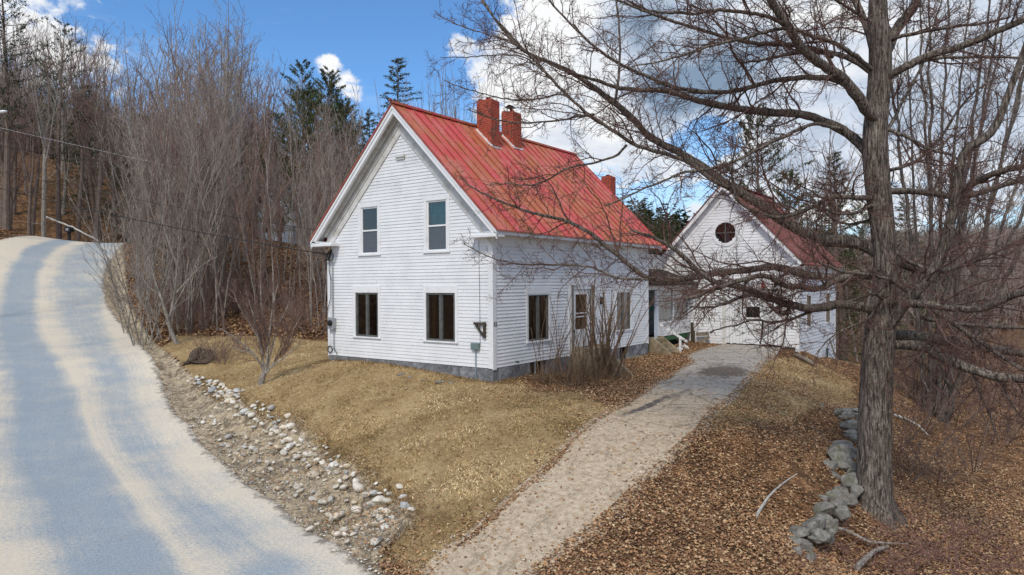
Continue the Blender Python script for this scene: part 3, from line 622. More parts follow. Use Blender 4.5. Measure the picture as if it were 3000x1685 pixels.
tag(blades('dry_grass', X, Y, rs, .015, .055, .008, GPAL, .5), 'short tan winter grass on the lawn in front of the house', 'grass', kind='stuff')
def grav_w(x, y): return np.where((sdf(x, y, SHPOLY) > -.15) & (sdf(x, y, ROADPOLY) < .12), .25+.8*clump(x, y, 2.4, 4), 0)
def pebbles(name, X, Y, rs, smin, smax, pal):
    n = len(X); s = rs.uniform(smin, smax, n)**1; Z = h(X, Y)-ditch_drop(X, Y)+rs.rand(n)*.012
    base = np.array([(1,0,0),(0,1,0),(-1,0,0),(0,-1,0),(0,0,.8),(.6,.6,.45),(-.6,.6,.45),(-.6,-.6,.45),(.6,-.6,.45)], float)
    V = base[None]*s[:, None, None]*rs.uniform(.6, 1.3, (n, 1, 3))*rs.uniform(.8, 1.2, (n, 9, 1)); a = rs.uniform(0, 2*PI, n); ca, sa = np.cos(a)[:, None], np.sin(a)[:, None]
    x_ = V[:, :, 0]*ca-V[:, :, 1]*sa; y_ = V[:, :, 0]*sa+V[:, :, 1]*ca; V = np.stack([x_+X[:, None], y_+Y[:, None], V[:, :, 2]+Z[:, None]], -1)
    fb = np.array([(0,5,4),(5,1,4),(1,6,4),(6,2,4),(2,7,4),(7,3,4),(3,8,4),(8,0,4),(0,1,5),(1,2,6),(2,3,7),(3,0,8)]); Fc = (fb[None]+(np.arange(n)*9)[:, None, None]).reshape(-1, 3)
    pal = np.array(pal); c = pal[rs.randint(0, len(pal), n)]*rs.uniform(.8, 1.2, n)[:, None]
    return npmesh(name, V.reshape(-1, 3), Fc, LEAFM, col=np.repeat(c, 12, 0))
SPAL = [(.62, .57, .47), (.5, .43, .32), (.35, .34, .33), (.68, .65, .6), (.25, .22, .18), (.14, .12, .1), (.45, .35, .22)]
X, Y, rs = scatter(80000, (-16, 6), (-9.5, 0), grav_w, 11, 16, 1.2)
tag(pebbles('gravel', X, Y, rs, .006, .024, SPAL), 'small pale gravel and grit strewn in the roadside ditch', 'gravel', kind='stuff')
X, Y, rs = scatter(60000, (-1, 10), (-9.5, 6), lambda x, y: np.where((sdf(x, y, DRIVEPOLY) > -.25), .18+.7*(np.abs(sdf(x, y, DRIVEPOLY)) < .3), 0)*clump(x, y, 2, 1), 12, 12, 1.4)
g = pebbles('gravel', X, Y, rs, .006, .018, [(.6, .52, .42), (.7, .65, .58), (.4, .33, .25), (.5, .36, .2)]); g.location.z = .012
tag(g, 'loose pebbles scattered over the driveway and its verges', 'gravel', kind='stuff')
# weeds and dead grass on the bank above the ditch and along foundations
def tuft_w(x, y):
    ss = sdf(x, y, SHPOLY); e = np.exp(-((ss+.10)/.20)**2)*(x < 4.3)*(x > -13); sh_ = sdf(x, y, HOUSE); e2 = np.exp(-((sh_+.12)/.14)**2)*.5*(y < 13)
    return np.clip(e*.6+e2, 0, 1)*(sh_ < -.01)*(sdf(x, y, ROADPOLY) < -.3)
X, Y, rs = scatter(420000, (-14, 6), (-9.5, 13), tuft_w, 14, 22, 1)
tag(blades('dead_grass_fringe', X, Y, rs, .05, .16, .006, [(.14, .09, .045), (.22, .15, .07), (.3, .2, .1), (.4, .3, .17), (.18, .10, .05)]), 'longer dead grass hanging over the ditch bank and along the foundation', 'grass', kind='stuff')

# ------------------------------------------------------------------ clapboard walls
class WF:   # wall frame: a along, n outward, z up
    def __init__(s, o, a, n): s.o = Vector(o); s.a = Vector(a); s.n = Vector(n)
    def p(s, a, n, z): return s.o+s.a*a+s.n*n+Vector((0, 0, z))
    def box(s, mb, a0, a1, n0, n1, z0, z1, mi=0):
        vs = [s.p(a, n, z) for z in (z0, z1) for n in (n0, n1) for a in (a0, a1)]
        mb.add(vs, [(0,1,3,2),(4,6,7,5),(0,4,5,1),(2,3,7,6),(0,2,6,4),(1,5,7,3)], mi)
def clap(wf, z0, z1, rngf, holes, mb, exp=.1, lip=.018, gap=.006, seed=1, backmb=None):
    rs = random.Random(seed); z = z0
    while z < z1-.005:
        zt = min(z+exp, z1); a0, a1 = rngf(z); b0, b1 = rngf(zt)
        if a1-a0 < .05: break
        segs = [(a0, a1, b0, b1)]
        for (h0, h1, hz0, hz1) in holes:
            if (z+zt)/2 < hz0 or (z+zt)/2 > hz1: continue
            ns = []
            for (p0, p1, q0, q1) in segs:
                if h1 <= p0 or h0 >= p1: ns.append((p0, p1, q0, q1)); continue
                if h0 > p0+.01: ns.append((p0, h0, q0, h0))
                if h1 < p1-.01: ns.append((h1, p1, h1, q1))
            segs = ns
        for (p0, p1, q0, q1) in segs:
            # butt joints now and then
            cuts = [p0]; x = p0+rs.uniform(1.5, 4)
            while x < p1-1: cuts.append(x); x += rs.uniform(2.2, 4.5)
            cuts.append(p1)
            for i in range(len(cuts)-1):
                c0, c1 = cuts[i], cuts[i+1]; t0 = q0 if i == 0 else c0; t1 = q1 if i == len(cuts)-2 else c1
                if i > 0: c0 += .0015; t0 += .0015
                dl = lip+rs.uniform(-.003, .003); dz = rs.uniform(-.0015, .0015)
                zb = z+gap*.5+dz  # open gap below each board stands in for its shadow line
                mb.add([wf.p(c0, dl, zb), wf.p(c1, dl, zb), wf.p(t1, .004, zt+gap*.3), wf.p(t0, .004, zt+gap*.3), wf.p(c0, .001, zb), wf.p(c1, .001, zb)], [(0,1,2,3),(4,5,1,0)])
        z += exp
def poly_prism(mb, pts, d):      # pts list of Vector front face, extruded by vector d
    n = len(pts); d = Vector(d); mb.add([Vector(p) for p in pts]+[Vector(p)+d for p in pts], [tuple(range(n)), tuple(range(2*n-1, n-1, -1))]+[(i, i+n, (i+1) % n+n, (i+1) % n) for i in range(n)])
def plate(mb, wf, a0, a1, z0, z1, holes, n=0):
    """flat backing sheet with rectangular holes"""
    xs = sorted(set([a0, a1]+[v for h_ in holes for v in h_[:2] if a0 < v < a1])); zs = sorted(set([z0, z1]+[v for h_ in holes for v in h_[2:] if z0 < v < z1]))
    for i in range(len(xs)-1):
        for j in range(len(zs)-1):
            cx, cz = (xs[i]+xs[i+1])/2, (zs[j]+zs[j+1])/2
            if any(h_[0] < cx < h_[1] and h_[2] < cz < h_[3] for h_ in holes): continue
            mb.add([wf.p(xs[i], n, zs[j]), wf.p(xs[i+1], n, zs[j]), wf.p(xs[i+1], n, zs[j+1]), wf.p(xs[i], n, zs[j+1])], [(0,1,2,3)])
BACK = simple('shadow_gap_backing', (.055, .055, .06), .9)  # dark sheet showing through clapboard gaps in place of their shadow lines

# ---- house
W_, L_, ZF = 7.0, 9.93, .376
EZ, RZ, OV, FO = 4.2286, 8.194, .4345, .36     # eave z at overhang, ridge z, side overhang, gable overhang
SL = (RZ-EZ)/(W_/2+OV)
ho = (-3.5, 5, 0)
house = empty('farmhouse', ho, 'white clapboard farmhouse with a rusty red metal roof and two brick chimneys, nearest building', 'house')
GA = WF((0, 0, 0), (1, 0, 0), (0, -1, 0)); SI = WF((0, 0, 0), (0, 1, 0), (1, 0, 0))
SB = WF((0, L_, 0), (-1, 0, 0), (0, 1, 0)); SW = WF((-W_, 0, 0), (0, 1, 0), (-1, 0, 0))
gw = [(-5.33, -4.55, 3.70, 5.20), (-2.45, -1.66, 3.70, 5.20), (-5.62, -4.56, 1.06, 2.47), (-2.50, -1.36, 1.06, 2.47)]
sw = [(1.689, 2.802, 1.003, 2.416), (7.305, 8.386, 1.016, 2.424), (4.30, 5.42, .62, 2.60)]
mb = MB()
def grf(z):
    if z < 3.9: return (-W_+.13, -.13)
    k = (z-3.9)/ (SL); lo = -W_+.13+max(0, (z-4.35)/SL); return (lo, -lo-W_)
clap(GA, ZF, 7.75, grf, gw, mb, seed=1, gap=.009)
clap(SI, ZF, 3.85, lambda z: (.13, L_-.12), sw, mb, seed=2, gap=.012, lip=.022)
clap(SW, ZF, 4.0, lambda z: (.1, L_-.1), [], mb, seed=3)
clap(SB, ZF, 7.6, lambda z: (.1+max(0, (z-4.35)/SL), W_-.1-max(0, (z-4.35)/SL)), [], mb, seed=4)
o = mb.build('clapboard_siding', PAINT); place(o, house, ho)
mb = MB()
plate(mb, GA, -W_, 0, ZF-.01, 4.35, gw)
# gable triangle sheet with holes for the upper windows
zz = 4.35
while zz < 7.95:
    z2 = min(zz+.1, 7.95); lo = -W_+(zz-4.35)/SL; lo2 = -W_+(z2-4.35)/SL
    cuts = [(-1e9, 1e9)]
    hs = [q for q in gw if q[2] < (zz+z2)/2 < q[3]]
    xs = [lo]+[v for q in hs for v in q[:2]]+[-W_-lo]; ys = [lo2]+[v for q in hs for v in q[:2]]+[-W_-lo2]
    for i in range(0, len(xs), 2): mb.add([GA.p(xs[i], 0, zz), GA.p(xs[i+1], 0, zz), GA.p(ys[i+1], 0, z2), GA.p(ys[i], 0, z2)], [(0,1,2,3)])
    zz = z2
plate(mb, SI, 0, L_, ZF-.01, 4.2, sw); plate(mb, SW, 0, L_, ZF-.01, 4.2, [])
mb.add([SB.p(0, 0, 0), SB.p(W_, 0, 0), SB.p(W_, 0, 4.35), SB.p(W_/2, 0, 7.95), SB.p(0, 0, 4.35)], [(0,1,2,3,4)])
o = mb.build('wall_sheathing', BACK); place(o, house, ho)
# interior rooms
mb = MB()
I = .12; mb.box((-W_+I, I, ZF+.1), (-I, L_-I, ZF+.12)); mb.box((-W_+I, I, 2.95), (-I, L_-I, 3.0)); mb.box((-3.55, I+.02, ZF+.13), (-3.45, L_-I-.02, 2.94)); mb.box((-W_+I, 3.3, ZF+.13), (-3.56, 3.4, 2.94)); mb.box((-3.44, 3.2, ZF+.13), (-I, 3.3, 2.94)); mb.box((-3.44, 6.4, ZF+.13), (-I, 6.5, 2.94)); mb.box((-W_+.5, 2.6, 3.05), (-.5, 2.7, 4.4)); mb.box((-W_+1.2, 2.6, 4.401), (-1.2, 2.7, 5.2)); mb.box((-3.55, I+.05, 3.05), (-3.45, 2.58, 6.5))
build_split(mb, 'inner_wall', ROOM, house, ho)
# foundation of granite slabs
mb = MB(); x = -W_+.05
for wd in (1.35, 2.5, 1.9, 1.22):
    mb.box((x, -.03, -.6), (x+wd-.012, .25, ZF-.012)); x += wd
y = .26
for wd in (1.5,): mb.box((-.28, y, -.7), (.03, y+wd, ZF-.012)); y += wd+.012
mb.box((-.28, 2.68, -.7), (.03, 4.2, ZF-.012)); mb.box((-.28, 4.21, -.7), (.03, 7.5, ZF-.012)); mb.box((-.28, 8.22, -.7), (.03, L_-.05, ZF-.012))
mb.box((-.28, 7.5, -.7), (-.2, 8.22, ZF-.012)); mb.box((-.28, 1.77, -.7), (-.2, 2.68, ZF-.012)); mb.box((-W_+.05, L_-.3, -.6), (-.3, L_-.05, ZF-.012)); mb.box((-W_+.05, .26, -.5), (-W_+.3, L_-.31, ZF-.012))
build_split(mb, 'foundation', GRAN, house, ho)
for y0, y1 in ((7.5, 8.22), (1.77, 2.68)):
    mb = MB(); mb.box((-.19, y0+.01, -.25), (-.15, y1-.01, ZF-.03)); fr = mb.build('cellar_window', DARK); place(fr, house, ho)
    mb = MB()
    for yy in (y0+.03, (y0+y1)/2, y1-.03): mb.box((-.14, yy-.02, -.25), (-.1, yy+.02, ZF-.03))
    fr2 = mb.build('frame', TRIM if y0 < 5 else BRONZE); fr2.parent = fr
# corner boards, water table, frieze
mb = MB()
for (a, wf, s_) in ((-.13, GA, 1), (-W_, GA, 1)): wf.box(mb, a, a+.13, 0, .03, ZF-.04, 4.28)
SI.box(mb, -.03, .13, .0, .03, ZF-.04, 4.12); SI.box(mb, L_-.12, L_+.02, 0, .03, ZF-.04, 4.1)
SI.box(mb, .1301, L_-.1201, .0, .026, 3.84, 4.13); SI.box(mb, .1302, L_-.1202, .0, .05, 4.02, 4.13); SI.box(mb, .1303, L_-.1203, .0, .035, 3.80, 3.84)
build_split(mb, 'corner_board', TRIM, house, ho)
# eave soffit + fascia along the side, small returns on the gable
mb = MB(); TZ = .10
SI.box(mb, -FO+.02, L_+FO, .0, OV-.03, 4.13, 4.15); SI.box(mb, -FO, L_+FO+.01, OV-.045, OV-.02, 4.07, 4.20)
SI.box(mb, -FO, L_+FO+.01, OV-.10, OV-.046, 4.10, 4.129)
GA.box(mb, -.62, OV, .0, FO+.02, 4.005, 4.068); GA.box(mb, -W_-OV, -W_+.62, .0, FO+.02, 4.005, 4.068)
GA.box(mb, -.60, OV-.03, .0, FO-.02, 4.07, 4.12); GA.box(mb, -W_-OV+.03, -W_+.60, .0, FO-.02, 4.07, 4.12)
SW.box(mb, -FO, L_+FO, 0, OV-.02, 4.125, 4.17)
build_split(mb, 'eave', TRIM, house, ho)
# rake: soffit boards, fascia, frieze along the gable slopes
def slope_piece(mb, y0, y1, off0, off1, xs=0.0, ztrim=4.11):
    """board following both gable slopes between vertical drops off0..off1 under the roof plane"""
    for sgn in (1, -1):
        def P(x, y, dz): return Vector((-W_/2+sgn*x, y, RZ-SL*x-dz))
        xe = W_/2+OV-xs
        pts = [P(0, y0, off0), P(xe, y0, off0), P(xe, y0, off1), P(0, y0, off1)]
        pts2 = [P(0, y1, off0), P(xe, y1, off0), P(xe, y1, off1), P(0, y1, off1)]
        fs = [(0,1,2,3),(7,6,5,4),(0,4,5,1),(1,5,6,2),(2,6,7,3)]
        if sgn < 0: fs = [f[::-1] for f in fs]
        mb.add(pts+pts2, fs)
mb = MB(); slope_piece(mb, -FO, -FO+.03, .06, .30); slope_piece(mb, -FO-.025, -FO-.0005, .055, .15)
slope_piece(mb, L_+FO-.03, L_+FO, .06, .28); slope_piece(mb, -FO+.0305, -FO+.06, .24, .33, .1)
build_split(mb, 'rake_board', TRIM, house, ho)
mb = MB(); slope_piece(mb, -FO+.061, .01, .16, .19, .10); slope_piece(mb, -.032, -.0005, .19, .86, .43); slope_piece(mb, -.060, -.033, .50, .58, .43); slope_piece(mb, -.048, -.033, .80, .865, .43); slope_piece(mb, -.13, -.061, .19, .34, .43); slope_piece(mb, L_, L_+FO-.031, .16, .19, .1)
build_split(mb, 'rake_soffit', SOFF, house, ho)
# roof
roofp = bpy.data.objects.new('x', None)
mb = MB()
for sgn in (1, -1):
    def P(x, y, dz): return Vector((-W_/2+sgn*x, y, RZ-SL*x+dz))
    xe = W_/2+OV; y0, y1 = -FO-.05, L_+FO+.08
    vs = [P(0,y0,0), P(xe+.03,y0,0), P(xe+.03,y1,0), P(0,y1,0), P(0,y0,-.035), P(xe+.03,y0,-.035), P(xe+.03,y1,-.035), P(0,y1,-.035)]
    fs = [(0,1,2,3),(4,7,6,5),(0,4,5,1),(1,5,6,2),(2,6,7,3)]
    if sgn < 0: fs = [f[::-1] for f in fs]
    mb.add(vs, fs)
    y = y0+.02; nrm = Vector((sgn*SL, 0, 1)).normalized()
    rs = random.Random(4)
    while y < y1:
        a = P(.05, y, 0)+nrm*.014; b = P(xe+.02, y, 0)+nrm*.014; mb.beam(a, b, .024, .034, up=nrm); y += .43
    # horizontal lap half way down
    a = P(2.35, y0, 0)+nrm*.006; b = P(2.35, y1, 0)+nrm*.006; mb.beam(a, b, .05, .012, up=nrm)
mb.beam((-W_/2, -FO-.06, RZ+.02), (-W_/2, L_+FO+.09, RZ+.02), .16, .05); mb.beam((-W_/2, -FO-.06, RZ+.06), (-W_/2, L_+FO+.09, RZ+.06), .05, .05)
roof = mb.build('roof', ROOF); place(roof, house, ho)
mb = MB()
for k in range(8):
    pass
sph = MB(); ring = [(-W_/2+.0, -FO-.075, RZ+.07)]
sph.tube([(-W_/2, -FO-.14, RZ+.09), (-W_/2, -FO-.115, RZ+.09), (-W_/2, -FO-.07, RZ+.09), (-W_/2, -FO-.03, RZ+.09)], [.01, .055, .055, .02], 8, cap=True)
o = sph.build('ridge_finial', SHING); place(o, house, ho)
# chimneys
def chimney(x0, x1, y0, y1, zb, zt, seed, parent, po, cap=False, zd=None):
    rs = random.Random(seed); mb = MB(); mb.box((x0, y0, zb), (x1, y1, zt-.15)); mb.box((x0-.004, y0-.004, zt-.149), (x1+.004, y1+.004, zt-.08))
    t = .1
    for (a, b, c, d, e) in ((x0, y0, x1, y0+t, 0), (x0, y1-t, x1, y1, -.03), (x0, y0+t+.001, x0+t, y1-t-.001, .015), (x1-t, y0+t+.001, x1, y1-t-.001, -.02)): mb.box((a, b, zt-.079), (c, d, zt+e))
    for k in range(3):
        bx = rs.uniform(x0, x1-.12); mb.box((bx, y0+.001, zt+.001), (bx+.1, y0+.095, zt+.05))
    o = mb.build('chimney', BRICK); place(o, parent, po)
    if zd is not None:
        f = MB()     # mortar flashing along the roof line
        def zr(x): return RZ-SL*abs(x+W_/2)
        rsx = random.Random(seed+9); 
        def lump(p, q, n):
            for i in range(n):
                t0 = i/n; a = Vector(p).lerp(Vector(q), t0); b = Vector(p).lerp(Vector(q), min(1, t0+1.3/n)); f.beam(a, b, .05+rsx.uniform(0, .04), .04+rsx.uniform(0, .03))
        lump((max(x0, -W_/2+.03), y0-.012, zr(max(x0, -W_/2+.03))+.02), (x1+.03, y0-.012, zr(x1)+.01), 9); lump((x1+.03, y0-.03, zr(x1)-.01), (x1+.03, y1+.03, zr(x1)-.01), 6)
        fo = f.build('flashing', FOILW); fo.parent = o
    if cap:
        c = MB(); cx, cy = (x0+x1)/2, (y0+y1)/2
        c.box((cx-.16, cy-.13, zt+.17), (cx+.16, cy+.13, zt+.185)); 
        for s in (-1, 1): c.add([Vector((cx+s*.2, cy-.15, zt+.2)), Vector((cx+s*.2, cy+.15, zt+.2)), Vector((cx, cy+.15, zt+.28)), Vector((cx, cy-.15, zt+.28))], [(0,1,2,3)])
        for sx in (-.12, .12): c.tube([(cx+sx, cy-.1, zt-.1), (cx+sx, cy-.1, zt+.18)], .012, 5)
        co = c.build('chimney_cap', BRONZE); co.parent = o
    return o
chimney(-3.36, -2.72, 3.5, 3.96, 7.0, 9.05, 1, house, ho, zd=1)
chimney(-3.48, -2.96, 5.08, 5.60, 7.2, 8.98, 2, house, ho, True, zd=1)
# windows
def curtain(wf, a0, a1, z0, z1, mat, name='curtain', n=-.12, waves=9):
    mb = MB(); k = 40
    for i in range(k+1):
        a = a0+(a1-a0)*i/k; d = n+.022*math.sin(i/k*waves*2*PI)+.01*math.sin(i*2.3)
        mb.v += [tuple(wf.p(a, d, z0)), tuple(wf.p(a, d, z1))]; mb.n += 2
    for i in range(k): mb.f.append((2*i, 2*i+2, 2*i+3, 2*i+1)); mb.m.append(0)
    return mb.build(name, mat)
def window(wf, ho_, parent, op, style, curt=None):
    a0, a1, z0, z1 = op; t = MB(); cw = .115
    if style == 'sash':
        wf.box(t, a0-cw, a0, -.02, .028, z0-.0, z1); wf.box(t, a1, a1+cw, -.02, .028, z0, z1); wf.box(t, a0-cw-.02, a1+cw+.02, -.02, .034, z1+.0005, z1+.16); wf.box(t, a0-cw-.02, a1+cw+.02, -.05, .06, z0-.05, z0-.0005)
    else:
        wf.box(t, a0-.1, a0, -.02, .028, z0, z1); wf.box(t, a1, a1+.1, -.02, .028, z0, z1); wf.box(t, a0-.11, a1+.11, -.02, .032, z1+.0005, z1+.21); wf.box(t, a0-.12, a1+.12, -.05, .06, z0-.045, z0-.0005)
    w0 = t.build('window', TRIM); place(w0, parent, ho_)
    f = MB(); g = MB(); am = (a0+a1)/2; zm = (z0+z1)/2
    if style == 'sash':
        b = .05
        for (p, q, r_, s_) in ((a0, a0+b, z0, z1), (a1-b, a1, z0, z1), (a0+b+.0005, a1-b-.0005, z0, z0+b), (a0+b+.0005, a1-b-.0005, z1-b, z1), (a0+b+.0005, a1-b-.0005, zm-.025, zm+.025)): wf.box(f, p, q, -.05, .0, r_, s_)
        fr = f.build('sash_frame', TRIM)
    else:
        b = .055
        for (p, q, r_, s_) in ((a0, a0+b, z0, z1), (a1-b, a1, z0, z1), (a0+b+.0005, a1-b-.0005, z0, z0+b), (a0+b+.0005, a1-b-.0005, z1-b, z1), (am-.045, am+.045, z0+b+.0005, z1-b-.0005)): wf.box(f, p, q, -.06, .01, r_, s_)
        for s in (-1, 1):
            p = a0+b+.03 if s < 0 else am+.075; q = am-.075 if s < 0 else a1-b-.03
            wf.box(f, p-.022, p, -.04, -.008, z0+b+.001, z1-b-.001); wf.box(f, q, q+.022, -.04, -.008, z0+b+.001, z1-b-.001)
        fr = f.build('casement_frame', BRONZE)
    fr.parent = w0
    g.add([wf.p(a0+.01, -.03, z0+.01), wf.p(a1-.01, -.03, z0+.01), wf.p(a1-.01, -.03, z1-.01), wf.p(a0+.01, -.03, z1-.01)], [(0,1,2,3)])
    go = g.build('pane', GLASS); go.parent = w0
    if style == 'sash':
        s2 = MB(); s2.add([wf.p(a0+.04, -.024, z0+.04), wf.p(a1-.04, -.024, z0+.04), wf.p(a1-.04, -.024, zm-.02), wf.p(a0+.04, -.024, zm-.02)], [(0,1,2,3)]); so_ = s2.build('insect_screen', SCREEN); so_.parent = w0
    if curt:
        for c in curt: cc = curtain(wf, *c); cc.parent = w0
    return w0
def mat_screen():
    m = NT('insect_mesh', .8, .1); m.col((.16, .18, .22)); m.b.inputs['Alpha'].default_value = .6; return m.m
SCREEN = mat_screen()
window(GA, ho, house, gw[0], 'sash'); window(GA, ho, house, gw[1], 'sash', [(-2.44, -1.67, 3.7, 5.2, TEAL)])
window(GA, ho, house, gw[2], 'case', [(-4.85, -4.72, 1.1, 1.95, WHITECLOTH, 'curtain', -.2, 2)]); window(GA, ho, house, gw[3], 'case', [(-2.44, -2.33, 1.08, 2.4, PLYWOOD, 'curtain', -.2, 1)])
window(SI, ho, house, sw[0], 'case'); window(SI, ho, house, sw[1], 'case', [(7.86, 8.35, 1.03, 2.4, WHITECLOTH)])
# front door with sidelight posts and header
t = MB(); d0, d1 = 4.30, 5.42
SI.box(t, 3.98, 4.14, -.0, .03, ZF-.02, 2.66); SI.box(t, 5.62, 5.86, 0, .03, ZF-.02, 2.66); SI.box(t, 3.92, 5.92, -.0, .036, 2.6605, 3.0); SI.box(t, 3.88, 5.96, .0, .075, 3.0005, 3.04)
fr = t.build('door_surround', TRIM); place(fr, house, ho)
t = MB(); SI.box(t, 4.14, 4.255, 0, .045, ZF, 2.66); SI.box(t, 5.44, 5.62, 0, .045, ZF, 2.66); o = t.build('door_post', GREYWOOD); o.parent = fr
t = MB()
SI.box(t, 4.256, 5.439, -.06, .02, 2.52, 2.66)
for (p, q, r_, s_) in ((4.31, 4.45, .62, 2.5), (5.22, 5.38, .62, 2.5), (4.451, 5.219, 2.36, 2.5), (4.451, 5.219, .62, 1.2), (4.451, 5.219, 1.60, 1.635), (4.451, 5.219, 1.72, 1.75)): SI.box(t, p, q, -.05, -.005, r_, s_)
do = t.build('storm_door', TRIM); place(do, house, ho)
t = MB(); t.add([SI.p(4.45, -.03, 1.2), SI.p(5.22, -.03, 1.2), SI.p(5.22, -.03, 2.36), SI.p(4.45, -.03, 2.36)], [(0,1,2,3)]); o = t.build('pane', GLASS); o.parent = do
t = MB(); t.beam(SI.p(4.36, 0.0, 1.12), SI.p(4.36, .0, 1.2), .03, .04, up=(1,0,0)); o = t.build('handle', BLACK); o.parent = do
t = MB(); SI.box(t, 6.02, 6.12, .03, .13, 2.0, 2.2); SI.box(t, 6.04, 6.10, .02, .16, 2.2, 2.24); o = t.build('wall_lamp', BLACK); place(o, house, ho)
# concrete front steps
def steps(name, x0, ya, yb, zt, zg, run, nst, label, land):
    t = MB(); rise = (zt-zg)/nst
    t.box((x0, ya+.13, zg-.3), (x0+land, yb-.13, zt))
    for i in range(nst-1): t.box((x0+land+.001+i*run, ya+.13, zg-.3), (x0+land+(i+1)*run, yb-.13, zt-rise*(i+1)))
    o = t.build('tread', CONC)
    e = empty(name, (x0, (ya+yb)/2, zg), label, 'steps'); place(o, e, tuple(e.location))
    xe = x0+land+(nst-1)*run+.18
    for yy in (ya, yb-.12):
        c = MB(); prof = [(x0, zg-.3), (xe+.15, zg-.3), (xe+.15, zg+.02), (x0+land-.02, zt+.10), (x0, zt+.10)]
        poly_prism(c, [(p[0], yy, p[1]) for p in prof], (0, .12, 0)); c2 = c.build('side_wall', CONC); place(c2, e, tuple(e.location))
    return e
steps('concrete_steps', .035, 4.15, 5.60, .56, -.33, .27, 4, 'weathered concrete steps below the front door, behind the bare lilac', .35)
steps('concrete_steps', .035-.2, 10.28, 11.30, .46, -.12, .25, 3, 'narrow concrete steps up to the porch doorway between house and barn', .2)
# louvre vent in the gable
t = MB(); GA.box(t, -3.70, -3.32, .02, .10, 6.62, 6.70); GA.box(t, -3.66, -3.36, .02, .06, 6.55, 6.62); o = t.build('gable_vent', SOFF); place(o, house, ho)
# house number on the corner board
def text_obj(body, size, loc, rot, mat, parent, po, name='house_number'):
    cu = bpy.data.curves.new(name, 'FONT'); cu.body = body; cu.size = size; cu.extrude = .004; cu.align_x = 'CENTER'; cu.align_y = 'CENTER'
    tmp = bpy.data.objects.new('tmp', cu); COL.objects.link(tmp); dg = bpy.context.evaluated_depsgraph_get(); me = bpy.data.meshes.new_from_object(tmp.evaluated_get(dg)); bpy.data.objects.remove(tmp)
    me.materials.clear(); me.materials.append(mat); o = bpy.data.objects.new(name, me); COL.objects.link(o); o.rotation_euler = rot
    if parent: o.parent = parent; o.location = tuple(loc[i]-po[i] for i in range(3))
    else: o.location = loc
    return o
text_obj('32', .16, (.036, .065, 1.6), (rad(90), 0, rad(90)), BLACK, house, ho)
# bracket, meter, conduits, boxes
def thing(name, mbuild, mat, label, cat, group=None, smooth=False):
    o = mbuild.build(name, mat, smooth=smooth); me = o.data; n = len(me.vertices); co = np.empty(n*3, np.float32); me.vertices.foreach_get('co', co); co = co.reshape(-1, 3)
    c = np.array([co[:, 0].mean(), co[:, 1].mean(), co[:, 2].min()]); me.vertices.foreach_set('co', (co-c).ravel()); o.location = tuple(float(q) for q in c); me.update(); return tag(o, label, cat, group)
t = MB(); t.beam((-.25, -.06, 1.22), (-.25, -.06, 1.66), .06, .07, up=(0,1,0)); t.beam((-.20, -.07, 1.62), (-.62, -.07, 1.62), .06, .06); t.beam((-.28, -.07, 1.27), (-.56, -.07, 1.6), .05, .05)
thing('wooden_bracket', t, DARKWOOD, 'dark wooden bracket on the corner board beside the house number', 'bracket')
t = MB(); GA.box(t, -.72, -.44, .02, .10, .88, 1.06); GA.box(t, -.70, -.46, .10, .11, .9, 1.04); o = thing('junction_box', t, simple('grey_green_box', (.16, .22, .22), .5), 'grey electrical box low on the gable wall near the right corner', 'electrical box')
t = MB(); t.tube([(-.58, -.045, .87), (-.585, -.045, .4), (-.57, -.05, -.08)], .018, 6); t2 = t.build('conduit', simple('blue_grey_pipe', (.22, .3, .36), .5)); t2.parent = o; t2.location = tuple(-q for q in o.location)
t = MB(); t.tube([(-.43, -.035, 1.0), (-.44, -.03, 2.2), (-.46, -.03, 3.95)], .006, 4); thing('thin_cable', t, WIRE, 'thin dark cable running down the gable wall above the grey box', 'cable')
me_ = empty('electric_meter', (-6.72, -.05, 1.3), 'grey electric meter with a round dial on the left edge of the gable', 'electric meter')
t = MB(); GA.box(t, -6.84, -6.58, .02, .14, 1.28, 1.62); GA.box(t, -6.86, -6.56, .14, .15, 1.26, 1.64); o = t.build('meter_box', GALV); place(o, me_, (-6.72, -.05, 1.3))
t = MB(); t.tube([(-6.71, -.15, 1.46), (-6.71, -.21, 1.46), (-6.71, -.24, 1.46)], [.095, .095, .05], 14, cap=True); o = t.build('meter_dial', BLACK); place(o, me_, (-6.72, -.05, 1.3))
t = MB(); t.tube([(-6.70, -.06, 1.64), (-6.70, -.06, 2.6), (-6.71, -.06, 3.75)], .022, 6); t.tube([(-6.66, -.06, 1.27), (-6.66, -.06, .55)], .018, 6); o = t.build('conduit', GALV); place(o, me_, (-6.72, -.05, 1.3))
t = MB(); rs = random.Random(7)
pts = [(-6.86, -.06, 3.65), (-6.84, -.09, 3.2), (-6.76, -.08, 2.9), (-6.78, -.07, 2.3), (-6.9, -.08, 2.0), (-7.02, -.06, 1.7)]
t.tube(pts, .012, 5)
for k in range(5):
    a = rs.uniform(0, 6); t.tube([(-6.72+.16*math.cos(a+q*.6)*(.8+.1*k), -.12-.01*k, 3.68+.15*math.sin(a+q*.6)) for q in range(8)], .012, 5)
t.tube([(-6.95, -.12, 3.55), (-6.8, -.12, 3.6), (-6.74, -.1, 3.8), (-6.7, -.1, 3.9)], .035, 6)
thing('service_cable', t, WIRE, 'tangle of black service cable under the left eave of the gable', 'cable')
t = MB(); GA.box(t, -7.0, -6.83, .0, .035, 3.72, 3.99); thing('bare_wood_patch', t, PLYWOOD, 'bare orange wood patch at the top of the left corner board', 'wood patch')
t = MB(); t.tube([(-6.87+.11*math.cos(q), -.05, .57+.11*math.sin(q)) for q in np.linspace(0, 2*PI, 18)], .016, 5); thing('cable_ring', t, WIRE, 'small coil of black cable low on the left corner board', 'cable coil')
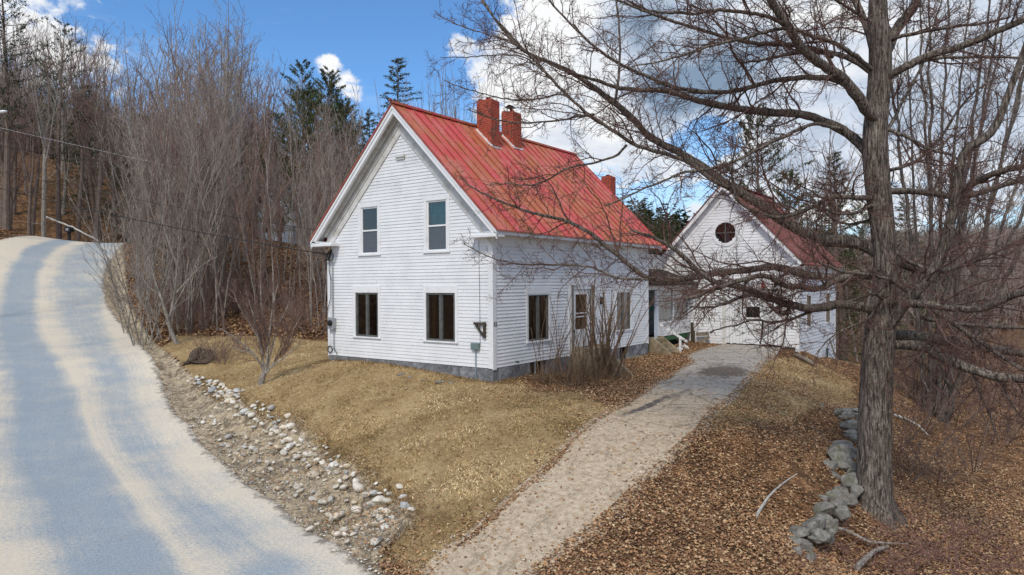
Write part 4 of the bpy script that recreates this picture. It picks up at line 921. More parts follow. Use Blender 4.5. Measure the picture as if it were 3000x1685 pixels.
t = MB(); t.tube([(-6.68, -.05, .6), (-6.62, -.1, .64), (-6.55, -.06, .5), (-6.5, -.06, .42)], .014, 5); t.tube([(.06, 1.0, .48), (.16, 1.0, .47)], .03, 6, cap=True); thing('garden_tap', t, simple('green_tap', (.04, .1, .1), .5), 'small dark taps low on the house walls above the foundation', 'tap')

# ---- ell, porch
eo = (-2, 12.3, 0)
ell = empty('link_building', eo, 'low white link with enclosed porch joining the farmhouse to the barn', 'building')
EWX = -1.5
t = MB(); we = WF((EWX, 0, 0), (0, 1, 0), (1, 0, 0)); clap(we, .4, 4.0, lambda z: (L_+.02, 14.78), [], t, seed=9, gap=.014); o = t.build('clapboard_siding', PAINT); place(o, ell, eo)
t = MB(); t.add([we.p(L_+.01, 0, -.3), we.p(14.79, 0, -.3), we.p(14.79, 0, 4.1), we.p(L_+.01, 0, 4.1)], [(0,1,2,3)]); t.box((-W_+.3, L_+.36, -.3), (-W_+.32, 14.6, 4)); o = t.build('wall_sheathing', BACK); place(o, ell, eo)
t = MB()
for sgn, xe in ((1, 2.35), (-1, 3.6)):
    vs = [Vector((-3.5, L_+.02, 5.75)), Vector((-3.5+sgn*xe, L_+.02, 5.75-xe*.62)), Vector((-3.5+sgn*xe, 14.79, 5.75-xe*.62)), Vector((-3.5, 14.79, 5.75))]
    vs += [v-Vector((0, 0, .06)) for v in vs]; fs = [(0,1,2,3),(4,7,6,5),(0,4,5,1),(1,5,6,2),(2,6,7,3)]; t.add(vs, fs if sgn > 0 else [f[::-1] for f in fs])
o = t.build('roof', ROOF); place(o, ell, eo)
chimney(-3.28, -2.80, 12.2, 12.65, 5.2, 7.50, 5, ell, eo)
PX = -.2
pf = WF((PX, 0, 0), (0, 1, 0), (1, 0, 0)); py0, py1, pz0, pz1 = 11.32, 14.55, 1.10, 2.44
t = MB(); clap(pf, .50, pz0-.07, lambda z: (py0-.02, py1+.2), [], t, seed=12, exp=.105, gap=.013); o = t.build('porch_siding', PAINT); place(o, ell, eo)
t = MB(); t.add([pf.p(py0, 0, .5), pf.p(14.78, 0, .5), pf.p(14.78, 0, 1.05), pf.p(py0, 0, 1.05)], [(0,1,2,3)]); t.box((EWX+.02, L_+.03, .38), (PX-.01, 14.77, .42)); o = t.build('porch_floor', DARKWOOD); place(o, ell, eo)
t = MB()
pf.box(t, py0-.1, 14.78, -.04, .035, pz0-.07, pz0); pf.box(t, L_+.02, 14.78, -.06, .03, pz1, pz1+.17); pf.box(t, py0-.1, py0, -.05, .03, .46, pz1-.0005); pf.box(t, py1, py1+.12, -.05, .03, pz0, pz1-.0005)
ym = 12.9; zt_ = 2.14; pf.box(t, ym-.04, ym+.04, -.045, .02, pz0+.0005, pz1-.0005); pf.box(t, py0, ym-.0405, -.04, .015, zt_-.03, zt_+.03); pf.box(t, ym+.0405, py1, -.04, .015, zt_-.03, zt_+.03)
o = t.build('porch_window_frame', TRIM); place(o, ell, eo); pwf = o
t = MB(); t.add([pf.p(py0, -.03, pz0), pf.p(py1, -.03, pz0), pf.p(py1, -.03, pz1), pf.p(py0, -.03, pz1)], [(0,1,2,3)]); o2 = t.build('pane', GLASS); o2.parent = pwf
cc = curtain(pf, py0+.02, ym-.1, pz0+.02, 2.12, simple('dusty_teal_curtain', (.10, .19, .18), .9), n=-.5, waves=6); cc.parent = pwf; cc = curtain(pf, ym+.5, py1-.02, pz0+.02, 2.12, TEAL, n=-.45, waves=6); cc.parent = pwf
t = MB(); pf.box(t, py0-.16, py0-.1, -.02, .035, .45, 2.4); pf.box(t, 11.0, py0-.17, -.02, .035, .45, 2.4); o = t.build('porch_door', simple('pale_blue_white_door', (.55, .62, .72), .5)); place(o, ell, eo)
t = MB(); t.box((EWX+.03, 10.15, .5), (EWX+.06, 10.95, 2.35)); o = t.build('inner_doorway_shade', DARK); place(o, ell, eo)
t = MB(); pf.box(t, 11.3, 14.7, -.02, .0, .30, .495); o = t.build('skirt_board', GREENP); place(o, ell, eo)
t = MB(); t.box((EWX+.1, 11.35, -.35), (PX-.25, 14.7, .29)); o = t.build('crawl_space_shade', DARK); place(o, ell, eo)  # solid near-black box stands in for shade under the porch
t = MB()
vs = [Vector((PX+.42, L_+.03, 2.63)), Vector((PX+.42, 14.76, 2.63)), Vector((EWX+.02, 14.76, 3.25)), Vector((EWX+.02, L_+.03, 3.25))]; vs2 = [v+Vector((0, 0, .09)) for v in vs]
t.add(vs+vs2, [(3,2,1,0),(4,5,6,7),(0,1,5,4),(1,2,6,5),(3,0,4,7)]); o = t.build('porch_roof', DARKROOF); place(o, ell, eo)
t = MB(); rs = random.Random(3)
for k in range(26):
    a = Vector((rs.uniform(EWX+.2, PX+.4), rs.uniform(10.2, 14.3), 0)); a.z = 3.38-(a.x-EWX)*.365+.02; b = a+Vector((rs.uniform(-.2, .2), rs.uniform(-.5, .5), rs.uniform(0, .12))); t.beam(a, b, .03, .012)
o = t.build('roof_debris', GREYWOOD); place(o, ell, eo)
t = MB(); t.beam((PX+.05, 11.42, 1.02), (1.02, 11.42, .35), .04, .09); t.beam((.72, 11.42, -.15), (.72, 11.42, .52), .08, .08, up=(1,0,0)); thing('handrail', t, TRIM, 'white sloping wooden handrail beside the porch steps', 'handrail')
t = MB(); t.beam((.0, 14.55, -.1), (.0, 14.5, .95), .07, .12, up=(1,0,0)); t.beam((.12, 14.35, -.12), (.12, 14.4, .6), .06, .1, up=(1,0,0)); thing('dark_post', t, DARKWOOD, 'short dark broken posts where the porch meets the barn', 'post')
t = MB(); t.beam((.1, 14.62, -.05), (.75, 14.6, .35), .05, .12); t.beam((.15, 14.6, .42), (.72, 14.6, .47), .03, .16, up=(0,0,1)); thing('loose_board', t, GREYWOOD, 'grey loose boards leaning at the barn wall by the porch', 'board')
for k, (x, y, s) in enumerate([(.35, 12.2, .16), (.25, 12.9, .2), (.5, 12.6, .12)]):
    t = MB(); rs = random.Random(k); n = 9
    t.tube([(x-s, y, -.06), (x-s*.4, y+.02, -.04), (x+s*.3, y-.05, .02), (x+s, y+.03, -.05)], [.03, s*.5, s*.6, .02], 7)
    thing('white_scrap', t, FOILW, ['small white bag on the leaves right of the porch steps', 'larger crumpled white bag under the porch window', 'white scrap lying farthest from the porch steps'][k], 'litter')
t = MB(); t.beam((.3, 13.7, -.02), (.75, 13.9, -.04), .22, .03); thing('flat_board', t, TARP, 'blue grey scrap board on the ground under the porch', 'board')

# ---- barn
bo = (1.4, 18, 0)
barn = empty('barn', bo, 'white clapboard barn with a round gable window and dark red roof, behind the driveway', 'barn')
BX0, BX1, BY0, BY1, BR, BE = -1.65, 4.45, 14.8, 21.8, 7.07, 3.5
BS = (BR-BE)/3.35; bc = 1.4
BF = WF((0, BY0, 0), (1, 0, 0), (0, -1, 0)); BSd = WF((BX1, 0, 0), (0, 1, 0), (1, 0, 0))
door = (1.40, 3.80, -.3, 2.36); wins = [(16.10, 16.84, .82, 2.13), (19.75, 20.6, .82, 2.16)]
t = MB()
def brf(z):
    lo = BX0+.1+max(0, (z-3.72)/BS); return (lo, 2*bc-lo)
class _: pass
rows = []; z = .02
holes = [door]
cz, cx, cr = 4.90, 1.42, .47
for k in range(12):
    z0_ = cz-cr+k*(2*cr/12); z1_ = z0_+2*cr/12; hw = math.sqrt(max(0, cr*cr-((z0_+z1_)/2-cz)**2)); holes.append((cx-hw, cx+hw, z0_, z1_))
clap(BF, .02, 6.8, brf, holes, t, seed=21, exp=.125, gap=.016, lip=.022)
clap(BSd, -1.6, 3.4, lambda z: (BY0+.13, BY1-.1), wins, t, seed=22, exp=.14, gap=.018, lip=.022)
o = t.build('clapboard_siding', PAINT); place(o, barn, bo)
t = MB(); plate(t, BF, BX0, BX1, -.4, 3.7, [door]); 
t.add([BF.p(BX0, 0, 3.7), BF.p(BX1, 0, 3.7), BF.p(BX1-.62, 0, 4.36), BF.p(BX0+.62, 0, 4.36)], [(0,1,2,3)]); t.add([BF.p(BX0+1.5, 0, 5.45), BF.p(2*bc-BX0-1.5, 0, 5.45), BF.p(bc, 0, 6.85)], [(0,1,2)])
t.add([BF.p(BX0+.62, 0, 4.36), BF.p(.8, 0, 4.36), BF.p(.8, 0, 5.45), BF.p(BX0+1.6, 0, 5.45)], [(0,1,2,3)]); t.add([BF.p(2.05, 0, 4.36), BF.p(BX1-.62, 0, 4.36), BF.p(BX1-1.6, 0, 5.45), BF.p(2.05, 0, 5.45)], [(0,1,2,3)])
plate(t, BSd, BY0, BY1, -2.2, 3.6, wins); t.box((BX0, BY0+.01, -.4), (BX0+.02, BY1, 3.6)); t.box((BX0, BY1-.02, -2.2), (BX1, BY1, 3.6)); o = t.build('wall_sheathing', BACK); place(o, barn, bo)
t = MB(); t.box((BX0+.1, BY0+.25, -.4), (BX1-.1, BY0+.3, 3.5)); t.box((BX0+1.9, BY0+.25, 3.501), (BX1-1.9, BY0+.3, 5.5)) ; t.box((BX1-.35, BY0+.31, -2), (BX1-.3, BY1-.1, 3)); build_split(t, 'inner_wall', DARK, barn, bo)
t = MB(); BF.box(t, BX1-.13, BX1+.03, 0, .03, -.5, 3.75); BSd.box(t, BY0-.0, BY0+.13, 0, .03, -1.2, 3.55); BSd.box(t, BY1-.1, BY1+.02, 0, .03, -2.0, 3.5); BF.box(t, BX0, BX0+.1, 0, .03, 0, 3.7)
BSd.box(t, BY0+.1301, BY1-.1, 0, .025, 3.28, 3.55); build_split(t, 'corner_board', TRIM, barn, bo)
def bslope(mb, y0, y1, o0, o1, xs=0):
    for sgn in (1, -1):
        def P(x, y, dz): return Vector((bc+sgn*x, y, BR-BS*x-dz))
        xe = 3.35-xs; vs = [P(0,y0,o0), P(xe,y0,o0), P(xe,y0,o1), P(0,y0,o1), P(0,y1,o0), P(xe,y1,o0), P(xe,y1,o1), P(0,y1,o1)]
        fs = [(0,1,2,3),(7,6,5,4),(0,4,5,1),(1,5,6,2),(2,6,7,3)]; mb.add(vs, fs if sgn > 0 else [f[::-1] for f in fs])
t = MB(); bslope(t, 14.5, 14.53, .05, .27); bslope(t, 14.531, 14.79, .17, .2, .1); bslope(t, BY0-.035, BY0-.0005, .2, .62, .3); bslope(t, BY1+.27, BY1+.3, .05, .25)
BSd.box(t, 14.5, 22.1, 0, .3, 3.42, 3.45); BSd.box(t, 14.5, 22.1, .27, .31, 3.36, 3.50); BF.box(t, BX1-.5, BX1+.3, 0, .3, 3.36, 3.42)
build_split(t, 'rake_board', TRIM, barn, bo)
t = MB()
for sgn in (1, -1):
    N = 30
    for i in range(N):
        x0_ = 3.40*i/N; x1_ = 3.40*(i+1)/N+.004
        def P(x, y, dz): return Vector((bc+sgn*x, y, BR-BS*x+dz))
        vs = [P(x0_,14.46,.0), P(x1_,14.46,.016), P(x1_,22.14,.016), P(x0_,22.14,.0), P(x1_,14.46,-.045), P(x1_,22.14,-.045), P(x0_,14.46,-.045), P(x0_, 22.14, -.045)]
        fs = [(0,1,2,3),(1,4,5,2),(0,6,4,1),(3,2,5,7)]; t.add(vs, fs if sgn > 0 else [f[::-1] for f in fs])
t.beam((bc, 14.46, BR+.02), (bc, 22.14, BR+.02), .22, .04)
o = t.build('roof', SHING); place(o, barn, bo)
t = MB(); n = 28   # ring trim
for i in range(n):
    a, b = 2*PI*i/n, 2*PI*(i+1)/n
    q = [BF.p(cx+r_*math.cos(th_), d_, cz+r_*math.sin(th_)) for th_ in (a, b) for r_ in (.455, .60) for d_ in (0, .045)]
    t.add(q, [(0,2,3,1),(1,3,7,5),(3,2,6,7),(0,1,5,4)])
rw = t.build('round_window', TRIM); place(rw, barn, bo)
t = MB(); BF.box(t, cx-.02, cx+.02, .0, .02, cz-.45, cz+.45); BF.box(t, cx-.45, cx+.45, .0, .02, cz-.02, cz+.02); o = t.build('mullion', BRONZE); o.parent = rw
t = MB(); t.add([BF.p(cx+.46*math.cos(a), -.01, cz+.46*math.sin(a)) for a in np.linspace(0, 2*PI, 28, endpoint=False)], [tuple(range(28))]); o = t.build('pane', GLASS); o.parent = rw
t = MB(); BF.box(t, cx+.02, cx+.16, -.05, -.02, cz-.4, cz+.05); o = t.build('torn_blind', simple('grey_blind', (.2, .23, .28), .8)); o.parent = rw
t = MB(); rs = random.Random(2); a = 1.44; sq = (2.42, 2.86, 1.22, 1.68)
while a < 3.76:
    a2 = min(a+.145, 3.76); n_ = rs.uniform(.0, .006)
    if a2 > sq[0] and a < sq[1]: BF.box(t, a, a2-.004, -.02, .02+n_, .07+rs.uniform(0, .03), sq[2]); BF.box(t, a, a2-.004, -.02, .02+n_, sq[3], 2.33)
    else: BF.box(t, a, a2-.012, -.02, .02+n_, .07+rs.uniform(0, .03), 2.33)
    a = a2
bd = t.build('barn_door', PAINT); place(bd, barn, bo)
t = MB(); BF.box(t, sq[0]-.03, sq[1]+.03, -.05, -.03, sq[2]-.03, sq[3]+.03); o = t.build('door_opening_shade', DARK); o.parent = bd
t = MB(); BF.box(t, 3.50, 3.54, .03, .07, .9, 1.12); o = t.build('handle', BLACK); o.parent = bd
t = MB(); BF.box(t, 1.28, 1.44, 0, .035, 0, 2.4); BF.box(t, 3.765, 3.9, 0, .035, 0, 2.4); BF.box(t, 1.2, 4.0, 0, .09, 2.42, 2.48); BF.box(t, 1.28, 3.9, 0, .034, 2.33, 2.41); o = t.build('door_frame', SOFF); o.parent = bd
for q in wins:
    t = MB(); BSd.box(t, q[0]-.09, q[0], 0, .03, q[2], q[3]); BSd.box(t, q[1], q[1]+.09, 0, .03, q[2], q[3]); BSd.box(t, q[0]-.1, q[1]+.1, 0, .035, q[3]+.0005, q[3]+.1); BSd.box(t, q[0]-.11, q[1]+.11, 0, .05, q[2]-.06, q[2]-.0005)
    w0 = t.build('window', TRIM); place(w0, barn, bo)
    t = MB(); BSd.box(t, q[0], q[0]+.05, -.03, .01, q[2], q[3]); BSd.box(t, q[1]-.05, q[1], -.03, .01, q[2], q[3]); BSd.box(t, q[0]+.051, q[1]-.051, -.03, .01, 1.45, 1.5); o = t.build('frame', BRONZE); o.parent = w0
    t = MB(); t.add([BSd.p(q[0], -.02, q[2]), BSd.p(q[1], -.02, q[2]), BSd.p(q[1], -.02, q[3]), BSd.p(q[0], -.02, q[3])], [(0,1,2,3)]); o = t.build('pane', GLASS); o.parent = w0
t = MB(); BSd.box(t, 17.3, 20.9, .0, .25, -2, -.95); o = t.build('stone_ramp', CONC); place(o, barn, bo)
t = MB(); t.tube([(-.13, 14.72, 2.66), (-.13, 14.66, 2.66), (-.13, 14.60, 2.62)], [.05, .09, .06], 10, cap=True); o = t.build('floodlight', LAMPM); place(o, barn, bo)
t = MB(); BF.box(t, 2.98, 3.14, .1, .16, 2.50, 2.62); BF.box(t, 3.0, 3.1, .1, .16, 2.62, 2.76); o = t.build('small_sign', simple('faded_red_paint', (.45, .09, .06), .6)); place(o, barn, bo)
t = MB(); t.beam((5.0, 20.2, -1.5), (4.56, 20.0, .05), .05, .16, up=(0,1,0)); thing('leaning_plank', t, GREYWOOD, 'grey plank leaning on the downhill side wall of the barn', 'plank')
t = MB(); t.beam((4.62, 19.2, -1.6), (4.62, 19.25, -.35), .05, .2, up=(0,1,0)); thing('dark_plank', t, simple('dark_teal_plank', (.03, .07, .08), .7), 'dark plank standing upright beside the leaning one', 'plank')
t = MB(); t.tube([at(2330, 1040, 27.8), at(2360, 1052, 27.2), at(2385, 1068, 26.8)], [.07, .09, .05], 6, cap=True); thing('pale_log', t, GREYWOOD, 'pale log end poking from the mound by the barn corner', 'log')

# ---- neighbouring house in the woods
no = at(830, 735, 60); nz = float(h(no[0], no[1])); 
nh = empty('neighbour_house', (no[0], no[1], nz), 'pale blue clapboard house half hidden in the woods left of the farmhouse', 'house')
BLUEP = simple('pale_blue_paint', (.50, .60, .70), .7, var=.08); GREYR = simple('grey_shingles', (.12, .125, .14), .9, var=.4, scale=3); RGAR = simple('grey_garage_door', (.33, .37, .42), .6)
def nP(px, py, d): return at(px, py, d)
fr_ = Vector((FX[0], FX[1], 0)).normalized(); rt_ = Vector((RX[0], RX[1], 0)).normalized(); ang = rad(-12)
fa = rt_*math.cos(ang)+fr_*math.sin(ang); fn = -(fr_*math.cos(ang)-rt_*math.sin(ang))
nw = WF((no[0], no[1], nz), fa, fn)
t = MB(); clap(nw, -.3, 5.2, lambda z: ((-2.4+max(0, (z-3.2)*.8), .6-max(0, (z-3.2)*.8))), [], t, exp=.16, seed=31); clap(nw, -.3, 3.3, lambda z: (.65, 3.0), [], t, exp=.16, seed=32)
nw.box(t, -2.4, .6, -4, -.01, -.6, 3.3); nw.box(t, .61, 3.0, -4, -.01, -.6, 3.4); o = t.build('clapboard_siding', BLUEP); place(o, nh, (no[0], no[1], nz))
t = MB()
for sgn in (1, -1): t.add([nw.p(-.9, .3, 5.6), nw.p(-.9+sgn*1.95, .3, 3.15), nw.p(-.9+sgn*1.95, -4.3, 3.15), nw.p(-.9, -4.3, 5.6), nw.p(-.9, .3, 5.45), nw.p(-.9+sgn*1.95, .3, 3.0)], [(0,1,2,3),(0,4,5,1)])
t.add([nw.p(.9, .3, 3.3), nw.p(3.3, .3, 3.3), nw.p(3.3, -2.2, 5.3), nw.p(-.5, -2.2, 5.3)], [(0,1,2,3)]); t.add([nw.p(3.3, -4.4, 3.3), nw.p(.9, -4.4, 3.3), nw.p(-.5, -2.2, 5.3), nw.p(3.3, -2.2, 5.3)], [(0,1,2,3)])
o = t.build('roof', GREYR); place(o, nh, (no[0], no[1], nz))
t = MB(); nw.box(t, .9, 3.35, .3, .36, 3.05, 3.3); nw.box(t, 2.9, 3.05, 0, .05, -.3, 3.0); nw.box(t, .62, .76, 0, .05, -.3, 3.2); o = t.build('trim', TRIM); place(o, nh, (no[0], no[1], nz))
t = MB(); nw.box(t, 1.0, 2.7, .01, .04, -.2, 2.2); o = t.build('garage_door', RGAR); place(o, nh, (no[0], no[1], nz))
t = MB(); nw.box(t, -1.9, -1.2, .01, .05, .9, 2.1); nw.box(t, -.6, .1, .01, .05, .9, 2.1); o = t.build('window', DARK); place(o, nh, (no[0], no[1], nz))

# ------------------------------------------------------------------ mailbox, lamp, poles and wires, logs
m0 = gp(203, 708); m0 = at(203, 707, 57.5); mz = m0[2]
ml = empty('mailbox', tuple(m0), 'black post-mounted mailbox at the crest of the road', 'mailbox')
t = MB(); t.box((-.09, -.09, -.4), (.09, .09, .75)); t.beam((-.2, 0, .7), (.2, 0, .78), .1, .06); o = t.build('post', BLACK); o.parent = ml; o.rotation_euler[2] = -YAW
t = MB(); k = 9
pr = [(-.24, .0), (-.24, .22)]+[(-.24*math.cos(q), .22+.2*math.sin(q)) for q in np.linspace(0.2, PI-.2, k)]+[(.24, .22), (.24, .0)]
poly_prism(t, [(p[0], -.3, .78+p[1]) for p in pr], (0, .6, 0)); o = t.build('box', BLACK); o.parent = ml; o.rotation_euler[2] = -YAW
n_ = text_obj('28', .26, (0, 0, 0), (rad(90), 0, 0), LAMPM, None, None, 'number_plate'); n_.parent = o; n_.location = (0, -.32, .96)
pole0 = at(-170, 842, 34); pz = float(h(pole0[0], pole0[1]))
up_ = empty('utility_pole', (pole0[0], pole0[1], pz), 'wooden utility pole by the road with a white lamp arm reaching into view at left', 'utility pole')
t = MB(); t.tube([(0, 0, -.3), (0, 0, 13.5-pz)], [.16, .11], 10); o = t.build('pole', GREYWOOD); o.parent = up_
lt = at(20, 326, 34); lt0 = at(-40, 332, 34)
t = MB(); t.tube([(0, 0, lt[2]-pz-.6), tuple(np.array(lt0)-np.array([pole0[0], pole0[1], pz]))], .03, 6)
o = t.build('lamp_arm', LAMPM); o.parent = up_
t = MB(); a_ = np.array(lt0)-np.array([pole0[0], pole0[1], pz]); b_ = np.array(lt)-np.array([pole0[0], pole0[1], pz])
t.tube([a_, a_*.7+b_*.3, a_*.2+b_*.8, b_], [.03, .055, .085, .04], 8, cap=True); o = t.build('lamp_head', LAMPM, smooth=True); o.parent = up_
def sag(a, b, s, n=24):
    a = np.array(a, float); b = np.array(b, float); return [a*(1-t_)+b*t_-np.array([0, 0, 4*s*t_*(1-t_)]) for t_ in np.linspace(0, 1, n)]
for (a, b, s, r_, mt, lb) in [((-170, 505, 34), None, .25, .016, WIRE, 'lowest black service wire running from the left edge to the house corner'),
                       ((-170, 462, 34), (1040, 690, 32), .25, .012, WIRE, 'middle black wire crossing the thicket above the service wire'),
                       ((-170, 335, 34), (1040, 600, 44), .1, .006, LAMPM, 'pale upper wire crossing the trees at left'),
                       ((-170, 400, 34), (430, 490, 60), .1, .012, WIRE, 'dark wire among the left trees between pale and middle wires')]:
    A = at(*a); B = (-6.95, -.1, 3.75) if b is None else at(*b); t = MB(); t.tube(sag(A, B, s), r_, 4); thing('overhead_wire', t, mt, lb, 'wire')
def log(name, pts, r0, r1, mat, label, cat='log', k=7):
    t = MB(); P = resample(np.array(pts, float), .4) if len(pts) > 2 else np.array(pts, float); n = len(P); rs = np.random.RandomState(len(label)); P[1:-1] += rs.randn(n-2, 3)*r0*.25 if n > 2 else 0
    t.tube(P, np.linspace(r0, r1, n), k, cap=True); return thing(name, t, mat, label, cat)
def gpt(px, py, lift=.08, dmax=150): p = gp(px, py, dmax); return (p[0], p[1], p[2]+lift)
b0 = at(135, 635, 64); b1 = at(290, 707, 60)
log('fallen_log', [b0, (np.array(b0)+np.array(b1))/2+np.array([0, 0, .15]), b1], .10, .055, BIRCH, 'long white birch log fallen on the bank behind the mailbox')
log('fallen_branch', [gpt(2215, 1518, .03), gpt(2262, 1450, .06), gpt(2335, 1396, .05)], .03, .012, BIRCH, 'pale birch stick lying on leaves in the right yard', 'branch')
log('fallen_branch', [gpt(2375, 1250, .04), gpt(2440, 1305, .04)], .018, .01, BROWNBARK, 'dark straight stick on leaves beside the far end of the stone wall', 'branch')
log('fallen_branch', [gpt(2225, 1297, .03), gpt(2262, 1320, .03), gpt(2300, 1332, .03)], .012, .006, BROWNBARK, 'thin curved stick on leaves in the middle of the right yard', 'branch')
log('fallen_branch', [gpt(2620, 1225, .1), gpt(2680, 1258, .25), gpt(2720, 1285, .1)], .05, .02, BIRCH, 'white birch branch fallen behind the big maple trunk', 'branch')
log('fallen_branch', [gpt(2510, 1680, .1), gpt(2555, 1652, .2), gpt(2600, 1620, .12)], .055, .03, GREYBARK, 'thick grey broken branch at the bottom of the picture below the maple', 'branch')
log('fallen_branch', [gpt(2370, 1595, .2), gpt(2440, 1575, .25), gpt(2560, 1615, .15), gpt(2660, 1610, .1)], .04, .015, GREYBARK, 'long grey branch lying across the brush beside the lower stone wall', 'branch')

# ------------------------------------------------------------------ stones
def stone_mesh(seed, flat=.6, angular=.3, sub=2):
    rs = np.random.RandomState(seed); import bmesh
    bm = bmesh.new(); bmesh.ops.create_icosphere(bm, subdivisions=sub, radius=1)
    V = np.array([v.co[:] for v in bm.verts]); sc = np.array([rs.uniform(.8, 1.25), rs.uniform(.6, .95), flat*rs.uniform(.7, 1.1)])
    ph = rs.uniform(0, 6, 6); V2 = V*(1+.10*np.sin(V[:, 0:1]*3+ph[0])*np.cos(V[:, 1:2]*3.3+ph[1])+.06*np.sin(V[:, 2:3]*6+ph[2]))
    for k in range(7):       # knocked-off facets
        nrm = rs.randn(3); nrm /= np.linalg.norm(nrm); lim = rs.uniform(.50, .8)+(.3*(1-angular)); d = V2@nrm; over = np.clip(d-lim, 0, None); V2 = V2-over[:, None]*nrm*.9
    V2 = V2*sc+rs.randn(*V.shape)*.012
    for v, c in zip(bm.verts, V2): v.co = c
    me = bpy.data.meshes.new('ditch_stone'); bm.to_mesh(me); bm.free(); me.polygons.foreach_set('use_smooth', [angular < .5]*len(me.polygons)); me.materials.append(STONE); return me
SM = [stone_mesh(i, .6, .4 if i % 3 == 0 else 1.0) for i in range(12)]
def ditch_stones():
    rs = random.Random(11)
    band = [(560,1108),(589,1118),(627,1137),(656,1161),(700,1190),(774,1218),(826,1265),(864,1293),(921,1331),(982,1369),(1030,1407),(1082,1450),(1134,1483),(1165,1516)]
    B = np.array([gp(*q)[:2] for q in band]); s = np.concatenate([[0], np.cumsum(np.linalg.norm(np.diff(B, axis=0), axis=1))])
    low = [(620,1200),(655,1255),(700,1290),(780,1350),(840,1385),(900,1400),(950,1465),(1000,1500),(1040,1560),(1060,1600)]
    Lw = np.array([gp(*q)[:2] for q in low]); s2 = np.concatenate([[0], np.cumsum(np.linalg.norm(np.diff(Lw, axis=0), axis=1))])
    done = []; n = 0; tries = 0
    while n < 298 and tries < 9000:
        tries += 1; up = rs.random() < .72; Bq, sq_ = (B, s) if up else (Lw, s2)
        t_ = rs.uniform(0, sq_[-1]); x = np.interp(t_, sq_, Bq[:, 0]); y = np.interp(t_, sq_, Bq[:, 1])
        j = rs.gauss(0, .17 if up else .30); x += j*.5+rs.gauss(0, .06); y += j*.8
        r_ = rs.choice([.055, .065, .07, .08, .09, .10, .11, .13, .16]) if up else rs.choice([.045, .055, .065, .08, .11])
        if any((x-a)**2+(y-b)**2 < (.62*(r_+c))**2 for a, b, c in done): continue
        done.append((x, y, r_))
        o = bpy.data.objects.new('ditch_stone', SM[rs.randrange(12)]); COL.objects.link(o); o.location = (x, y, float(h(x, y))-float(ditch_drop(np.array([x]), np.array([y]))[0])+r_*.42+.02); o.scale = (r_, r_, r_*rs.uniform(.8, 1.15)); o.rotation_euler = (rs.uniform(-.35, .35), rs.uniform(-.35, .35), rs.uniform(0, 6.28))
        tag(o, 'pale rounded field stone in the line of rocks along the roadside ditch', 'stone', 'stones lining the roadside ditch'); n += 1
ditch_stones()
def wall_stones():
    L = [(190,725,100,70),(120,720,40,25),(200,675,100,45),(230,625,110,55),(290,600,110,70),(345,600,50,60),(320,525,90,65),(310,470,85,35),(375,465,85,60),(405,442,60,28),(450,415,90,100),(345,330,100,70),(405,300,110,95),(420,255,100,34),(447,335,50,60),(410,232,66,28),(440,150,75,42),(468,205,44,34),(395,85,32,36),(428,80,42,20),(430,102,46,26),(470,80,38,20),(458,100,26,30),(482,105,24,28),(315,65,24,24),(286,86,46,16),(190,765,50,25),(155,792,62,30),(430,480,66,62),(402,542,62,62),(372,592,54,60),(342,645,60,52),(455,362,34,50),(250,690,50,50),(300,655,60,40),(445,180,60,30),(455,270,50,40),(395,495,60,40),(270,740,40,50)]
    rs0 = random.Random(6)
    rs = random.Random(5)
    L2 = []
    for (a, b, c, d) in L[4:22]: L2 += [(a+rs0.uniform(5, 30), b+rs0.uniform(20, 45), c*.6, d*.55)]
    for i, (cx_, cy_, w_, h_) in enumerate(L+L2):
        px = 2200+cx_/1.528; py = 1150+cy_/1.528; d = np.interp(py, [1190, 1260, 1320, 1400, 1480, 1560, 1640, 1690], [19.5, 17.5, 15.8, 14.3, 13.2, 12.0, 11.0, 10.4])+rs.uniform(-.1, .1); p = at(px, py, d)
        me = stone_mesh(100+i, .75, 1.0, 3).copy(); me.materials.clear(); me.materials.append(WSTONE); me.name = 'wall_stone'
        rw_ = w_/1.528/2*d/F*1.3; rh = h_/1.528/2*d/F*1.35
        o = bpy.data.objects.new('wall_stone', me); COL.objects.link(o); o.location = tuple(p); o.scale = (rw_, rw_*1.1, max(rh, .35*rw_)/.75); o.rotation_euler = (rs.uniform(-.15, .15), rs.uniform(-.15, .15), YAW*-1+rs.uniform(-.4, .4))
        lab = {10: 'big pale lichened boulder against the left side of the maple trunk', 12: 'large dark-sided boulder in the middle of the stone wall', 0: 'rounded boulder at the lower left end of the stone wall', 16: 'flat-topped rock just below the far corner of the stone wall', 24: 'small lone rock in the leaves left of the far end of the stone wall', 7: 'long flat mossy slab sticking out left of the stone wall', 11: 'pale pointed boulder leaning on the left of the large dark-sided one'}.get(i)
        if lab: tag(o, lab, 'boulder')
        else: tag(o, 'grey lichened rock in the tumbled dry stone wall beside the maple', 'rock', 'rocks of the tumbled stone wall')
wall_stones()
FSM = []
for i in range(10):
    q = SM[i].copy(); q.materials.clear(); q.materials.append(WSTONE); FSM.append(q)
def foundation_stones():
    rs = random.Random(8)
    for i, (px, py, r_, l) in enumerate([(1175, 1098, .11, 0), (1200, 1106, .09, 0), (1240, 1117, .08, 0), (1290, 1120, .12, 0), (1322, 1122, .07, 0), (1192, 1141, .07, 0), (1822, 1055, .13, 1), (1846, 1052, .14, 1), (1868, 1047, .16, 1), (1891, 1044, .1, 1)]):
        p = gp(px, py); o = bpy.data.objects.new('foundation_stone', FSM[i]); COL.objects.link(o); o.location = (p[0], p[1], p[2]+.01); o.scale = (r_*1.3, r_, r_*.7); o.rotation_euler = (0, 0, rs.uniform(0, 6))
        tag(o, ['small pale stone at the foot of the gable foundation', 'pale stone at the foot of the side wall foundation near the porch steps'][l], 'stone', ['stones along the gable foundation', 'stones along the side foundation'][l])
foundation_stones()
